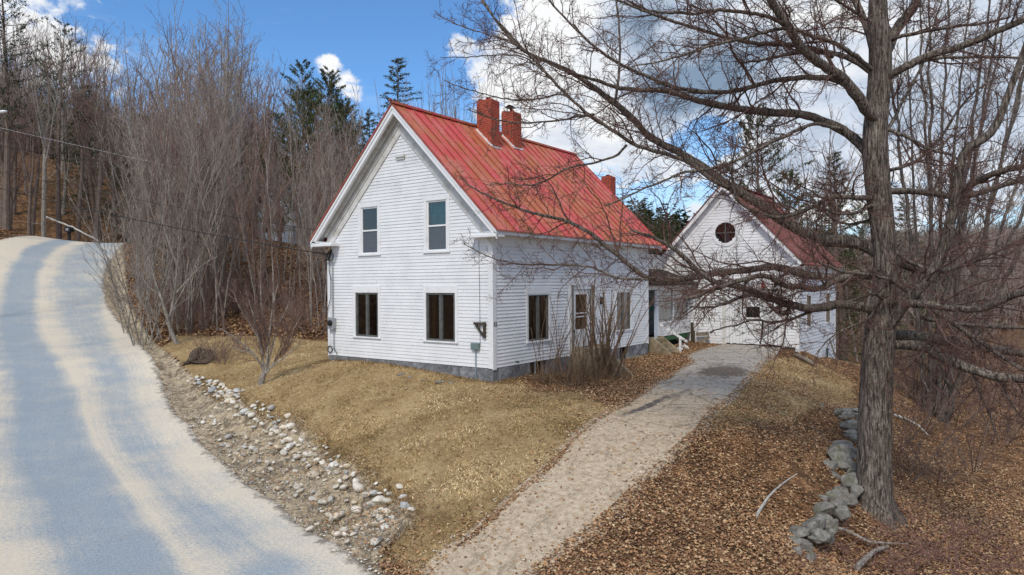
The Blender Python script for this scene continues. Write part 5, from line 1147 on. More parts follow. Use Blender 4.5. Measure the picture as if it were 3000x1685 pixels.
# stump
st = gp(592, 1052); t = MB(); rs = np.random.RandomState(2); n = 18
for (r0, hh) in ((.50, .75),):
    rings = []; 
    prof = [(0, .60), (.08, .50), (.2, .44), (.34, .40), (.61, .30)]
    base = t.n; ang = np.arange(n)*2*PI/n; jag = rs.uniform(-.30, .05, n)
    for (zz, rr_) in prof:
        R_ = rr_*(1+.2*np.sin(ang*3+1)+.12*np.sin(ang*9)+.13*rs.randn(n)); z_ = zz-.1+(jag if zz > .6 else 0)
        t.v += [(st[0]+R_[i]*math.cos(ang[i]), st[1]+R_[i]*math.sin(ang[i]), st[2]+(z_[i] if zz > .6 else z_)) for i in range(n)]; t.n += n
    for i in range(len(prof)-1):
        for j in range(n): j2 = (j+1) % n; t.f.append((base+i*n+j, base+i*n+j2, base+(i+1)*n+j2, base+(i+1)*n+j)); t.m.append(0)
    t.v.append((st[0], st[1], st[2]+.2)); t.n += 1; c_ = t.n-1
    for j in range(n): t.f.append((base+(len(prof)-1)*n+j, base+(len(prof)-1)*n+(j+1) % n, c_)); t.m.append(0)
thing('tree_stump', t, mat_bark('charred_stump_bark', (.03, .024, .02), (.20, .155, .12), (.28, .22, .16), .8), 'dark rotten tree stump at the edge of the lawn by the road', 'stump')

# ------------------------------------------------------------------ branches
def norm(v): return v/np.linalg.norm(v)
def shoot(rs, p, d, L, n, wob, up=0.0, bend=None):
    """wandering polyline"""
    P = [p]; st_ = L/n; d = norm(d)
    for i in range(n):
        d = d+rs.randn(3)*wob; d[2] += up; d = norm(d)
        P.append(P[-1]+d*st_)
    return np.array(P)
def side_dir(rs, t_, ang):
    a = norm(np.cross(t_, rs.randn(3))); return norm(t_*math.cos(ang)+a*math.sin(ang))
def twiggery(rs, mb, P, R, dens, l1, depth, up, wob=.16, kmin=.0, rmin=.0035, mi=0, angr=(.6, 1.1), k3=3, l2f=.45):
    """grow side shoots along polyline P (radii R)"""
    seg = np.linalg.norm(np.diff(P, axis=0), axis=1); s = np.concatenate([[0], np.cumsum(seg)]); T = s[-1]
    n = int(T*dens+rs.rand()); 
    for i in range(n):
        q = T*(kmin+(1-kmin)*(i+rs.rand())/max(n, 1)); j = min(np.searchsorted(s, q, side='right')-1, len(P)-2); f = (q-s[j])/max(seg[j], 1e-6); p = P[j]*(1-f)+P[j+1]*f
        r_ = (R[j]*(1-f)+R[j+1]*f); L = l1*rs.uniform(.45, 1.25)*(1.15-.6*q/T); d = side_dir(rs, norm(P[j+1]-P[j]), rs.uniform(*angr)); d[2] += up*2; 
        m = 4 if depth > 1 else 3; Q = shoot(rs, p, d, L, m, wob, up)
        r0 = max(min(r_*.6, .004+L*.009), rmin); RR = np.linspace(r0, max(r0*.35, rmin*.7), len(Q)); mb.tube(Q, RR, 4 if depth > 1 and r0 > .01 else k3, mi)
        if depth > 1: twiggery(rs, mb, Q, RR, dens*1.9 if depth > 2 else dens*2.6, L*l2f, depth-1, up, wob, .12, rmin, mi, angr, 3, l2f)

# ---- the big maple
MAPLE_D = 13.9
def maple():
    base = at(2562, 1500, MAPLE_D)
    mo = (base[0], base[1], base[2])
    e = empty('maple_tree', mo, 'big bare maple with furrowed trunk and spreading limbs, right foreground', 'tree')
    # trunk
    tp = [(2562,1540,108),(2560,1500,101),(2560,1440,95),(2563,1300,90),(2568,1106,86),(2574,1000,86),(2585,920,78),(2594,842,66),(2594,732,62),(2580,621,66),(2566,510,70),(2562,400,66),(2570,320,62),(2580,210,62),(2580,130,60),(2572,60,54),(2572,0,48),(2570,-60,44),(2568,-140,40)]
    P = np.array([at(x, y, MAPLE_D) for x, y, w_ in tp]); R = np.array([w_/2*MAPLE_D/F for x, y, w_ in tp])
    s = np.linspace(0, len(P)-1, 90); P2 = np.stack([np.interp(s, np.arange(len(P)), P[:, i]) for i in range(3)], 1); P2 = smooth(P2, 4); R2 = smooth(np.interp(s, np.arange(len(R)), R)[:, None], 3)[:, 0]
    t = MB(); k = 40; rs = np.random.RandomState(4); t.tube(P2, R2, k)
    V = np.array(t.v); c = np.repeat(P2, k, 0); dV = V-c; ang = np.tile(np.arange(k)*2*PI/k, len(P2)); zz = V[:, 2]-base[2]
    root = 1+np.clip(1-(zz+.1)/.7, 0, 1)**2*(.42+.26*np.sin(ang*5+1)); lump = 1+.02*np.sin(ang*3+zz*1.7)+.02*np.sin(ang*7+zz*.9)+.008*rs.randn(len(ang))
    t.v = list(map(tuple, c+dV*(root*lump)[:, None])); o = t.build('trunk', MBARK, smooth=True); place(o, e, mo)
    # limbs traced in the photo: points (px,py), start/end width px, depth drift
    LM = [
     ([(2592,760),(2560,728),(2500,708),(2418,704),(2367,690),(2315,659),(2273,635),(2228,597),(2170,566),(2135,545),(2094,514),(2056,486),(2004,455),(1952,428),(1900,403),(1864,357),(1805,305),(1739,254),(1673,210),(1607,181),(1533,151),(1482,100),(1440,40),(1400,-20)], 38, 4, 1.2),
     ([(2138,552),(2083,528),(2045,493),(2004,466),(1908,441),(1849,419),(1790,379),(1717,331),(1665,283),(1621,239),(1585,195),(1533,144),(1497,104),(1447,55),(1409,0)], 14, 5, .2),
     ([(2590,600),(2553,579),(2500,580),(2439,573),(2411,590),(2367,611),(2315,635),(2273,640),(2211,621),(2170,600),(2152,580),(2138,552),(2130,500),(2150,440),(2165,400)], 17, 5, -.4),
     ([(2570,600),(2540,605),(2500,628),(2455,628),(2415,612),(2380,600)], 12, 5, -.3),
     ([(2610,805),(2549,804),(2470,818),(2418,811),(2367,808),(2332,797),(2297,787),(2263,780),(2228,787),(2142,797),(2094,799),(2056,810),(2021,818),(1960,820),(1898,818),(1856,790),(1818,752),(1780,725),(1742,691),(1704,668),(1666,649),(1613,636),(1552,623),(1482,596),(1440,578),(1404,562),(1371,542),(1345,515)], 28, 3.5, 1.6),
     ([(1898,819),(1837,817),(1799,815),(1761,794),(1734,782),(1666,775),(1590,775),(1514,775),(1457,760),(1400,739),(1360,715)], 9, 2.5, .8),
     ([(2600,790),(2500,800),(2432,832),(2398,849),(2367,848),(2346,836),(2315,842),(2291,836),(2263,815),(2228,804),(2194,815),(2159,825),(2125,836),(2094,846),(2066,856),(2038,870),(2007,877)], 20, 10, -.9),
     ([(2600,930),(2560,905),(2500,895),(2451,889),(2417,901),(2382,905),(2348,901),(2314,894),(2280,882),(2246,871),(2202,852),(2160,838),(2119,832),(2082,823),(2037,790),(2008,757),(1974,728),(1950,711),(1900,690),(1850,675)], 30, 6, -.5),
     ([(2417,898),(2360,919),(2337,930),(2303,939),(2280,944),(2250,948),(2235,937),(2200,935),(2170,950),(2120,958),(2080,975)], 10, 3, -.5),
     ([(2314,896),(2312,923),(2291,926),(2268,910),(2241,882),(2220,860)], 12, 6, -.3),
     ([(2246,871),(2186,862),(2145,880),(2114,893),(2074,902),(2024,899)], 11, 5, -.6),
     ([(2235,940),(2234,975),(2236,1000),(2225,1020)], 6, 3, -.1),
     ([(2585,350),(2550,340),(2535,318),(2504,270),(2470,228),(2439,207),(2401,187),(2377,166),(2342,135),(2325,104),(2308,79),(2287,48),(2266,14),(2240,-30),(2200,-90)], 34, 16, -.9),
     ([(2440,165),(2377,140),(2315,131),(2246,130),(2194,124),(2142,114),(2090,100),(2038,83),(2004,73),(1952,55),(1900,38),(1850,18),(1800,-5)], 15, 5, -.7),
     ([(2570,225),(2538,200),(2511,183),(2469,162),(2435,155),(2400,152),(2330,155),(2280,165),(2210,182),(2150,180)], 18, 4, .5),
     ([(2560,210),(2515,170),(2453,128),(2384,107),(2325,86),(2287,81),(2246,92),(2177,114),(2107,128),(2038,149),(1986,166),(1935,180),(1900,188),(1850,195)], 14, 3, -1.2),
     ([(2330,92),(2301,69),(2246,48),(2194,36),(2142,35),(2094,26),(2066,35),(2031,45),(1986,33),(1952,40),(1900,31),(1850,10),(1800,-20)], 13, 4, -.5),
     ([(2530,300),(2480,250),(2439,228),(2384,226),(2315,230),(2263,238),(2211,252),(2159,266),(2125,271),(2073,270),(2021,264),(1962,256),(1940,243),(1887,220),(1832,198),(1777,165),(1722,121),(1678,77),(1640,38),(1607,0),(1590,-30)], 18, 5, .4),
     ([(2590,520),(2559,484),(2538,442),(2504,404),(2469,380),(2418,359),(2367,339),(2315,330),(2263,332),(2211,325),(2159,318),(2107,308),(2066,301),(2031,290),(1997,280),(1958,265),(1859,264),(1804,258),(1749,236),(1695,220),(1640,203),(1596,181)], 30, 4, .9),
     ([(2470,380),(2391,359),(2342,377),(2297,401),(2246,422),(2194,453),(2159,470),(2121,484),(2060,500),(2000,503),(1933,536),(1885,552),(1852,568),(1820,585),(1771,604)], 11, 4, -1.0),
     ([(1802,302),(1810,264),(1824,192),(1829,110),(1821,55),(1804,0),(1800,-30)], 9, 5, .2),
     ([(1900,300),(1836,425),(1820,451),(1771,471),(1706,484),(1667,490),(1631,510),(1592,536),(1553,544),(1495,539),(1436,539)][1:], 8, 3, .5),
     ([(1740,335),(1699,338),(1657,351),(1592,357),(1527,362),(1462,354),(1414,338),(1370,320)], 7, 3, .3),
     ([(1665,285),(1638,273),(1592,289),(1544,295),(1495,292),(1456,286),(1349,256),(1300,235)], 6, 2.5, .4),
     ([(1533,151),(1500,120),(1440,105),(1390,90),(1330,70),(1280,40)], 5, 2, .2), ([(1600,215),(1540,165),(1480,160),(1400,165),(1330,170),(1290,168)], 5, 2, .3),
     ([(2585,240),(2614,218),(2642,200),(2694,176),(2728,156),(2780,149),(2815,138),(2867,114),(2901,104),(2936,83),(2988,62),(3080,30)], 24, 15, -.8),
     ([(2690,185),(2746,169),(2832,168),(2918,166),(3000,170),(3080,160)], 10, 6, .3),
     ([(2590,160),(2607,131),(2621,86),(2656,52),(2687,0),(2710,-50),(2730,-110)], 34, 22, .5),
     ([(2610,120),(2642,104),(2711,93),(2780,80),(2832,74),(2884,70),(2960,50)], 11, 5, -.5),
     ([(2560,970),(2590,965),(2615,947),(2632,909),(2665,870),(2698,842),(2737,798),(2759,754),(2770,704),(2792,638),(2806,566),(2802,483),(2815,440),(2832,429),(2877,415),(2912,391),(2939,328),(2953,277),(2970,225),(2988,194),(3010,120)], 36, 14, -1.0),
     ([(2590,560),(2659,560),(2731,566),(2792,577),(2853,571),(2936,544),(3000,524),(3090,500)], 20, 16, .9),
     ([(2806,570),(2850,535),(2880,522),(2952,494),(3000,486),(3080,470)], 20, 14, -.8),
     ([(2620,770),(2687,795),(2764,793),(2825,776),(2880,754),(2936,726),(3000,693),(3090,660)], 17, 13, .7),
     ([(2590,700),(2632,748),(2687,781),(2770,795)], 12, 8, -.3),
     ([(2610,900),(2654,887),(2715,892),(2798,903),(2880,906),(2952,870),(3000,853),(3080,840)], 24, 18, -1.4),
     ([(2590,975),(2621,980),(2687,986),(2770,997),(2853,1014),(3000,1036),(3100,1050)], 36, 22, 1.0),
     ([(2600,1010),(2709,1014),(2770,1052),(2853,1086),(2936,1108),(3000,1110),(3090,1110)], 30, 20, -1.3),
     ([(2687,881),(2742,914),(2798,947),(2880,1008),(2963,1063),(3000,1086),(3060,1120)], 15, 9, -.9),
     ([(2700,930),(2770,947),(2853,953),(3000,961),(3080,960)], 13, 9, .3),
     ([(2690,975),(2698,1000),(2693,1063),(2709,1135),(2737,1180)], 9, 3, -.6),
     ([(2740,1030),(2765,1100),(2790,1160),(2800,1200)], 7, 3, -.6), ([(2850,1090),(2875,1160),(2905,1230),(2920,1270)], 8, 3, -.8), ([(2930,1105),(2960,1180),(3000,1230)], 8, 3, -.6),
     ([(2600,890),(2565,859),(2521,870),(2480,885)], 9, 3, -.7),
     ([(2690,870),(2660,855),(2610,820),(2549,804),(2466,798),(2430,780),(2400,770)], 13, 5, -1.1),
     ([(2560,150),(2552,104),(2538,69),(2521,35),(2504,0),(2480,-40)], 24, 16, .3),
     ([(2570,80),(2500,30),(2450,0),(2400,-30)], 12, 6, -.3), ([(2560,490),(2620,500),(2690,470),(2760,400),(2800,330),(2850,270),(2930,220)], 12, 5, .8), ([(2585,420),(2640,300),(2700,200),(2730,90),(2760,0)], 10, 5, .9),
     ([(2600,380),(2660,400),(2720,440),(2790,450),(2810,470)], 11, 7, -.6), ([(2570,640),(2480,660),(2430,640),(2400,600),(2360,560)], 10, 4, .9), ([(2590,870),(2540,940),(2480,960),(2420,1000),(2390,1040)], 7, 2.5, -.8),
    ]
    rs = np.random.RandomState(12)
    for i, (pts, w0, w1, dd) in enumerate(LM):
        n = len(pts); d = MAPLE_D+dd*np.linspace(0, 1, n)**.8*1.6+ (0 if i not in (1, 9, 10, 5, 20, 21, 22, 23, 24, 25) else .6*dd); P = np.array([at(x, y, dq) for (x, y), dq in zip(pts, d)])
        if i == 1: pass
        Pn = resample(P, .11); Pn = smooth(Pn, 2); m = len(Pn); Pn[1:-1] += rs.randn(m-2, 3)*.006
        f = np.linspace(0, 1, m); R = (w0*(1-f)**.8*1.0+w1*(1-(1-f)**.8))/2*MAPLE_D/F; R = R*(1+.05*rs.randn(m)); 
        t = MB(); t.tube(Pn, R, 10 if w0 > 20 else 7, cap=True)
        o = t.build('limb', MBARK, smooth=True); place(o, e, mo)
        tw = MB(); twiggery(rs, tw, Pn, R, 4.6, 1.15, 3, .010, .24, (.14 if w0 < 20 else .28), .0040, 0, (.5, 1.25), 3, .44)
        xm = sum(q[0] for q in pts)/n; ym = sum(q[1] for q in pts)/n
        if w0 >= 12:       # long side branches, drooping on the lower limbs
            low = ym > 850
            for b_ in range(int(2+np.linalg.norm(np.diff(Pn, axis=0), axis=1).sum()*(.65 if low else 1.1))):
                f0 = rs.uniform(.18, .95); j = int(f0*(m-2)); dd_ = side_dir(rs, norm(Pn[j+1]-Pn[j]), rs.uniform(.5, 1.1)); dd_[2] += (-.25 if low else .15)
                Q = shoot(rs, Pn[j], dd_, rs.uniform(1.1, 2.6)*(1.15-.5*f0), 11, .16, -.03 if low else .02); RQ = np.linspace(min(R[j]*.5, .022), .005, len(Q)); tw.tube(Q, RQ, 5); twiggery(rs, tw, Q, RQ, 4.2, .75, 2, -.01 if low else .012, .22, .12, .0038, 0, (.5, 1.25), 3, .45)
        o2 = tw.build('twigs', TWIG); o2.parent = o
    # crown above the frame so that the tree is whole
    t = MB(); tw = MB()
    for k in range(9):
        a = k*2.4; p = P2[-1]+np.array([0, 0, -.5+.25*k*.2]); Q = shoot(rs, p, np.array([math.cos(a)*.7, math.sin(a)*.7, 1.0]), rs.uniform(3, 5), 9, .12, .05); R = np.linspace(.09, .015, len(Q)); t.tube(Q, R, 6); twiggery(rs, tw, Q, R, 1.4, 1.3, 2, .04)
    o = t.build('limb', MBARK); place(o, e, mo); o2 = tw.build('twigs', TWIG); o2.parent = o
maple()

# ------------------------------------------------------------------ tree prototypes
def proto_obj(name, parts):
    """parts: list of (partname, MB, mats). meshes kept for copies"""
    out = []
    for (pn, mb_, mt) in parts:
        me = bpy.data.meshes.new(pn); me.from_pydata(mb_.v, [], mb_.f); me.materials.append(mt); me.update(); out.append((pn, me))
    return out
def inst(name, parts, loc, rz, sc, label, cat, group, tilt=(0, 0)):
    e = bpy.data.objects.new(name, None); COL.objects.link(e); e.location = loc; e.rotation_euler = (tilt[0], tilt[1], rz); e.scale = sc if isinstance(sc, tuple) else (sc,)*3; e.empty_display_size = .2
    tag(e, label, cat, group)
    for pn, me in parts: o = bpy.data.objects.new(pn, me); COL.objects.link(o); o.parent = e
    return e
def sapling(seed, Ht, r0, nb, spread=.5, start=.12, bark=GREYBARK, tm=TWIG2, stems=1, lean=.05, l1=.28, dens=3.2):
    rs = np.random.RandomState(seed); t = MB(); tw = MB()
    for s in range(stems):
        a = s*2.4+rs.rand(); P = shoot(rs, np.array([.12*math.cos(a)*(stems > 1), .12*math.sin(a)*(stems > 1), -.2]), np.array([lean*math.cos(a)*(1+stems*.6), lean*math.sin(a)*(1+stems*.6), 1]), Ht*rs.uniform(.75, 1.05), 14, .035, .02)
        R = np.linspace(r0, .008, len(P))*rs.uniform(.7, 1); t.tube(P, R, 6)
        L = np.linalg.norm(np.diff(P, axis=0), axis=1).sum()
        for i in range(int(nb/stems)):
            f = start+(1-start)*(i+rs.rand())/(nb/stems); j = min(int(f*14), 13); p = P[j]*(1-(f*14-j))+P[j+1]*(f*14-j) if f < 1 else P[-1]
            az_ = rs.uniform(0, 2*PI); d = np.array([math.cos(az_)*spread, math.sin(az_)*spread, 1.0]); bl = Ht*l1*(1.1-.75*f)*rs.uniform(.6, 1.3)
            Q = shoot(rs, p, d, bl, 6, .09, .07); r_ = min(R[j]*.55, .006+bl*.007); RR = np.linspace(r_, .006, len(Q)); tw.tube(Q, RR, 4)
            twiggery(rs, tw, Q, RR, dens*1.0, bl*.36, 2, .05, .10, .1, .0052, 0, (.35, .8), 3, .5)
    return [('trunk', t, bark), ('branches', tw, tm)]
def hardwood(seed, Ht, r0, forks, fk=.35, bark=GREYBARK, tm=TWIG3, spread=.32, dens=2.0, l1=.22):
    rs = np.random.RandomState(seed); t = MB(); tw = MB(); P = shoot(rs, np.array([0, 0, -.3]), np.array([.02, 0, 1]), Ht*fk+.3, 7, .03, .01); t.tube(P, np.linspace(r0, r0*.72, len(P)), 9)
    for s in range(forks):
        a = s*2*PI/forks+rs.rand(); sp = spread*rs.uniform(.4, 1.3); p = P[-1] if s < 2 else P[-2-rs.randint(0, 2)]
        Q = shoot(rs, p, np.array([math.cos(a)*sp, math.sin(a)*sp, 1]), Ht*(1-fk)*rs.uniform(.7, 1), 14, .075, .035); R = np.linspace(r0*.55*rs.uniform(.6, 1), .012, len(Q)); t.tube(Q, R, 7)
        for i in range(13):
            f = .12+.88*(i+rs.rand())/13; j = min(int(f*14), 13); az_ = rs.uniform(0, 2*PI); bl = Ht*l1*(1.15-.75*f)*rs.uniform(.5, 1.2)
            B = shoot(rs, Q[j], np.array([math.cos(az_)*.75, math.sin(az_)*.75, .8]), bl, 7, .13, .06); RR = np.linspace(max(R[j]*.45, .012), .009, len(B)); tw.tube(B, RR, 4); twiggery(rs, tw, B, RR, dens*.85, bl*.38, 2, .04, .13, .1, .0085, 0, (.4, .95), 3, .5)
    for i in range(5):   # dead lower limbs
        f = rs.uniform(.4, .95); j = min(int(f*7), 6); az_ = rs.uniform(0, 2*PI); B = shoot(rs, P[j], np.array([math.cos(az_), math.sin(az_), .25]), Ht*.1*rs.uniform(.5, 1.4), 6, .16, .0); RR = np.linspace(.03, .006, len(B)); t.tube(B, RR, 4); twiggery(rs, tw, B, RR, 2, .4, 1, 0, .15, .2, .006)
    return [('trunk', t, bark), ('branches', tw, tm)]
def conifer(seed, Ht, r0, spruce=True, bare=.1, dens=1.0, pal=None, wid=.24):
    rs = np.random.RandomState(seed); t = MB(); P = shoot(rs, np.array([0, 0, -.3]), np.array([0, 0, 1]), Ht, 12, .012, .0); R = np.linspace(r0, .02, len(P)); t.tube(P, R, 8)
    Vs = []; n_b = int((70 if spruce else 52)*dens)
    for i in range(n_b):
        f = bare+(1-bare)*((i+rs.rand())/n_b)**(1 if spruce else .9); z = f*Ht-.3; j = min(int(f*12), 11); p = P[j]+(P[j+1]-P[j])*(f*12-j); az_ = i*2.4+rs.randn()*.4
        if spruce: bl = Ht*wid*(1.02-f)**.85*rs.uniform(.65, 1.15)+.15; sl_ = -.25+.55*f
        else: bl = Ht*wid*(math.sin(PI*min(1, .25+.75*f))**.7*.9+.12)*rs.uniform(.5, 1.25); sl_ = .15+.5*f
        Q = shoot(rs, p, np.array([math.cos(az_), math.sin(az_), sl_]), bl, 5, .07, .03 if spruce else .06); t.tube(Q, np.linspace(min(R[j]*.4, .03), .006, len(Q)), 4)
        m = int((54 if spruce else 52)*dens*(.4+bl/(Ht*wid)))
        for q in range(m):
            g = (.12 if spruce else .35)+(.88 if spruce else .65)*rs.rand(); jj = min(int(g*5), 4); c = Q[jj]+(Q[jj+1]-Q[jj])*(g*5-jj)+rs.randn(3)*np.array([.10, .10, .05])*(.6+bl*.22)*(1.25-.5*g)
            d_ = norm(Q[-1]-Q[0])+rs.randn(3)*(.45 if spruce else .6)+np.array([0, 0, -.1 if spruce else .45]); d_ = norm(d_); Vs.append((c, d_, rs.uniform(.10, .26)*(.62 if spruce else .8)))
    C = np.array([v[0] for v in Vs]); D = np.array([v[1] for v in Vs]); S = np.array([v[2] for v in Vs]); n = len(C)
    rr_ = rs.randn(n, 3); B = np.cross(D, rr_); B /= np.linalg.norm(B, axis=1, keepdims=True)
    V = np.empty((n*3, 3)); V[0::3] = C-B*S[:, None]*.22; V[1::3] = C+B*S[:, None]*.22; V[2::3] = C+D*S[:, None]*1.3
    pal = np.array(pal if pal else [(.035, .048, .020), (.055, .072, .028), (.08, .095, .038), (.11, .12, .05), (.12, .095, .05)]); col = pal[np.clip((rs.rand(n)**1.3*len(pal)).astype(int), 0, len(pal)-1)]*rs.uniform(.75, 1.25, n)[:, None]
    ob = npmesh('crown', V, np.arange(n*3).reshape(n, 3), NEEDLE, col=col); me = ob.data; bpy.data.objects.remove(ob)
    return [('trunk', t, BROWNBARK)], me
def P_(lst): return proto_obj('', lst)
SAP = [P_(sapling(i, 9, .040, 24, .45, .24, [GREYBARK, GREYBARK, BROWNBARK][i % 3], [TWIG2, TWIG3][i % 2], 1 if i % 3 else 2)) for i in range(7)]
LITE = [P_(sapling(40+i, 8, .034, 26, .8, .12, simple_b, TWIG3, 3, .10)) for i, simple_b in enumerate([GREYBARK, GREYBARK, GREYBARK])]
HW = [P_(hardwood(20+i, 17, .20, [3, 4, 5, 2][i], [.4, .3, .2, .45][i], [GREYBARK, BROWNBARK][i % 2], [TWIG3, TWIG2][i % 2])) for i in range(4)]
WHIP = [P_(sapling(60+i, 11, .06, 26, .22, .25, GREYBARK, TWIG2, 4, .05, .30, 1.5)) for i in range(2)]
SHR = [P_(sapling(80+i, 2.6, .018, 30, .7, .0, BROWNBARK, TWIG2, 7, .16, .4, 4.5)) for i in range(3)]
def cproto(*a, **k): pr, me = conifer(*a, **k); return proto_obj('', pr)+[('crown', me)]
SPR = [cproto(1, 14, .16, True, .03, 1.9, None, .33), cproto(2, 12, .14, True, .04, 1.8, None, .33)]
PIN = [cproto(3, 15, .2, False, .10, 1.7, None, .24), cproto(4, 13, .18, False, .08, 1.7, [(.045, .06, .02), (.07, .085, .03), (.10, .115, .04), (.13, .135, .055)], .26)]
OLDP = cproto(9, 22, .24, False, .35, 1.1, [(.02, .035, .018), (.03, .05, .022), (.045, .055, .03)], .2)
RSF = random.Random(77)
def put(proto, name, px, d, hs, label, cat, group, tilt=0.0, lean=None):
    p = at(px, 842, d); z = float(h(p[0], p[1])); s = hs
    return inst(name, proto, (p[0], p[1], z), RSF.uniform(0, 6.28), s, label, cat, group, (RSF.gauss(0, tilt), RSF.gauss(0, tilt)))
def okpos(px, d):
    p = at(px, 842, d); x, y = p[0], p[1]
    a = np.array([x]), np.array([y]); return sdf(*a, ROADPOLY)[0] < -1.4 and sdf(*a, LAWN)[0] < -.4 and sdf(*a, HOUSE)[0] < -1.5 and sdf(*a, SHPOLY)[0] < -.3 and abs((Vector((x, y, 0))-Vector((no[0], no[1], 0))).length) > 3.4
G1 = 'bare saplings in the thicket left of the house'; G2 = 'tall bare trees behind the thicket'; G3 = 'bare trees on the hillside across the road'
cnt = 0
for k in range(400):
    if cnt >= 104: break
    px = RSF.uniform(345, 965); d = RSF.uniform(29, 47)
    if not okpos(px, d): continue
    if 690 < px < 930 and RSF.random() < .6: continue
    topy = np.interp(px, [330, 450, 600, 700, 800, 900, 980], [330, 250, 200, 230, 260, 290, 330])+RSF.uniform(-60, 150); p = at(px, 842, d); z = float(h(p[0], p[1])); Ht = (2.72+(842-topy)/F*d)-z
    if Ht < 3: continue
    put(RSF.choice(SAP), 'bare_sapling', px, d, (Ht/9*.95, Ht/9*.95, Ht/9), 'thin grey bare sapling in the thicket between the road and the house', 'tree', G1, .05); cnt += 1
for (px, d, Ht) in [(395, 30.5, 8.5), (420, 31, 9), (450, 32, 9.5), (430, 29.5, 7.5), (480, 31.5, 9), (375, 33.5, 8.5)]:
    put(RSF.choice(LITE), 'pale_multi_stem_sapling', px, d, Ht/8, 'pale leaning many-stemmed sapling at the road edge of the thicket', 'tree', 'pale saplings beside the road', .10)
cnt = 0
for k in range(300):
    if cnt >= 36: break
    px = RSF.uniform(300, 1050); d = RSF.uniform(48, 78)
    if not okpos(px, d) or (690 < px < 930 and d < 62): continue
    topy = np.interp(px, [200, 350, 450, 560, 640, 700, 800, 900, 1100], [120, 60, 120, -60, -30, 60, 170, 230, 250])+RSF.uniform(-30, 120); p = at(px, 842, d); z = float(h(p[0], p[1])); Ht = (2.72+(842-topy)/F*d)-z
    put(RSF.choice(HW+WHIP[:1]), 'bare_tree', px, d, Ht/17, 'tall bare hardwood rising behind the thicket of saplings', 'tree', G2, .03); cnt += 1
for (px, d, ty, pr) in [(560, 44, -70, 2), (625, 46, -60, 0), (655, 50, 0, 1), (720, 47, 60, 0), (505, 46, 40, 3), (450, 50, 90, 1), (740, 52, 110, 3)]:
    p = at(px, 842, d); z = float(h(p[0], p[1])); Ht = (2.72+(842-ty)/F*d)-z; put(HW[pr] if px not in (560, 625) else [WHIP[0], HW[0]][px == 625], 'bare_tree', px, d, Ht/(17 if px not in (560,) else 11)*.97, 'tall bare hardwood rising behind the thicket of saplings', 'tree', G2, .02)
cnt = 0
for k in range(300):
    if cnt >= 74: break
    px = RSF.uniform(-160, 400); d = RSF.uniform(60, 115)
    if not okpos(px, d): continue
    topy = np.interp(px, [0, 120, 200, 300, 400], [60, -20, 0, 60, 40])+RSF.uniform(-40, 240); p = at(px, 842, d); z = float(h(p[0], p[1])); Ht = (2.72+(842-topy)/F*d)-z
    if Ht < 6: continue
    put(RSF.choice(HW), 'hillside_tree', px, d, (Ht/17*.8, Ht/17*.8, Ht/17), 'bare hardwood on the leafy hillside across the road', 'tree', G3, .03); cnt += 1
for k in range(15):
    px = RSF.uniform(-60, 480); d = RSF.uniform(95, 125); put(RSF.choice(SPR+PIN), 'evergreen_tree', px, d, RSF.uniform(.7, 1.1), 'dark evergreen deep on the hillside across the road', 'tree', 'evergreens on the hillside', .02)
for (px, d, Ht, lb) in [(20, 62, 25, 'tall ragged pine at the top left corner of the photo'), (175, 72, 24, 'second ragged pine, just right of the top left corner pine'), (-40, 50, 20, 'ragged pine mostly outside the left edge of the photo')]:
    put(OLDP, 'old_pine', px, d, (Ht/22*1.2, Ht/22*1.2, Ht/22), lb, 'tree', None, .01)
for (px, d, ty, pr, lb) in [(1163, 46, 168, 0, 'dark pointed spruce just left of the farmhouse ridge'), (1085, 52, 330, 1, 'smaller spruce between the pointed spruce and the wood')]:
    p = at(px, 842, d); z = float(h(p[0], p[1])); Ht = 2.72+(842-ty)/F*d-z; put(SPR[pr], 'spruce_tree', px, d, Ht/[14, 12][pr], lb, 'tree', None)
for k in range(17):
    px = RSF.uniform(620, 1060) if k > 5 else RSF.uniform(870, 1060); d = RSF.uniform(54, 74); ty = np.interp(px, [600, 800, 900, 960, 1000, 1060], [420, 320, 200, 220, 250, 300])+RSF.uniform(0, 70); p = at(px, 842, d); z = float(h(p[0], p[1])); Ht = 2.72+(842-ty)/F*d-z
    put(RSF.choice(PIN), 'pine_tree', px, d, Ht/14, 'dark green pine standing behind the bare thicket', 'tree', 'pines behind the thicket', .01)
for k in range(16):
    px = RSF.uniform(1170, 1450); d = RSF.uniform(44, 60); ty = RSF.uniform(150, 300); p = at(px, 842, d); z = float(h(p[0], p[1])); Ht = 2.72+(842-ty)/F*d-z
    put(RSF.choice(WHIP), 'slender_tree', px, d, (Ht/11*.9, Ht/11*.9, Ht/11), 'slender bare tree behind the farmhouse roof', 'tree', 'slender bare trees behind the roof', .02)
for k in range(13):
    px = RSF.uniform(240, 680); d = RSF.uniform(58, 95); ty = RSF.uniform(210, 420); p = at(px, 842, d); z = float(h(p[0], p[1])); Ht = 2.72+(842-ty)/F*d-z
    if okpos(px, d) and Ht > 4: put(RSF.choice(SPR+PIN), 'evergreen_tree', px, d, Ht/14, 'dark evergreen half hidden among the bare trees above the road', 'tree', 'evergreens among the bare trees', .01)
# lower brush at the edge of the lawn
cnt = 0
for k in range(300):
    if cnt >= 46: break
    px = RSF.uniform(400, 960); d = RSF.uniform(28, 40)
    if not okpos(px, d): continue
    put(RSF.choice(SHR), 'thicket_shrub', px, d, RSF.uniform(.7, 1.3), 'low brown brushy shrub at the foot of the thicket', 'shrub', 'brushy shrubs under the saplings', .05); cnt += 1
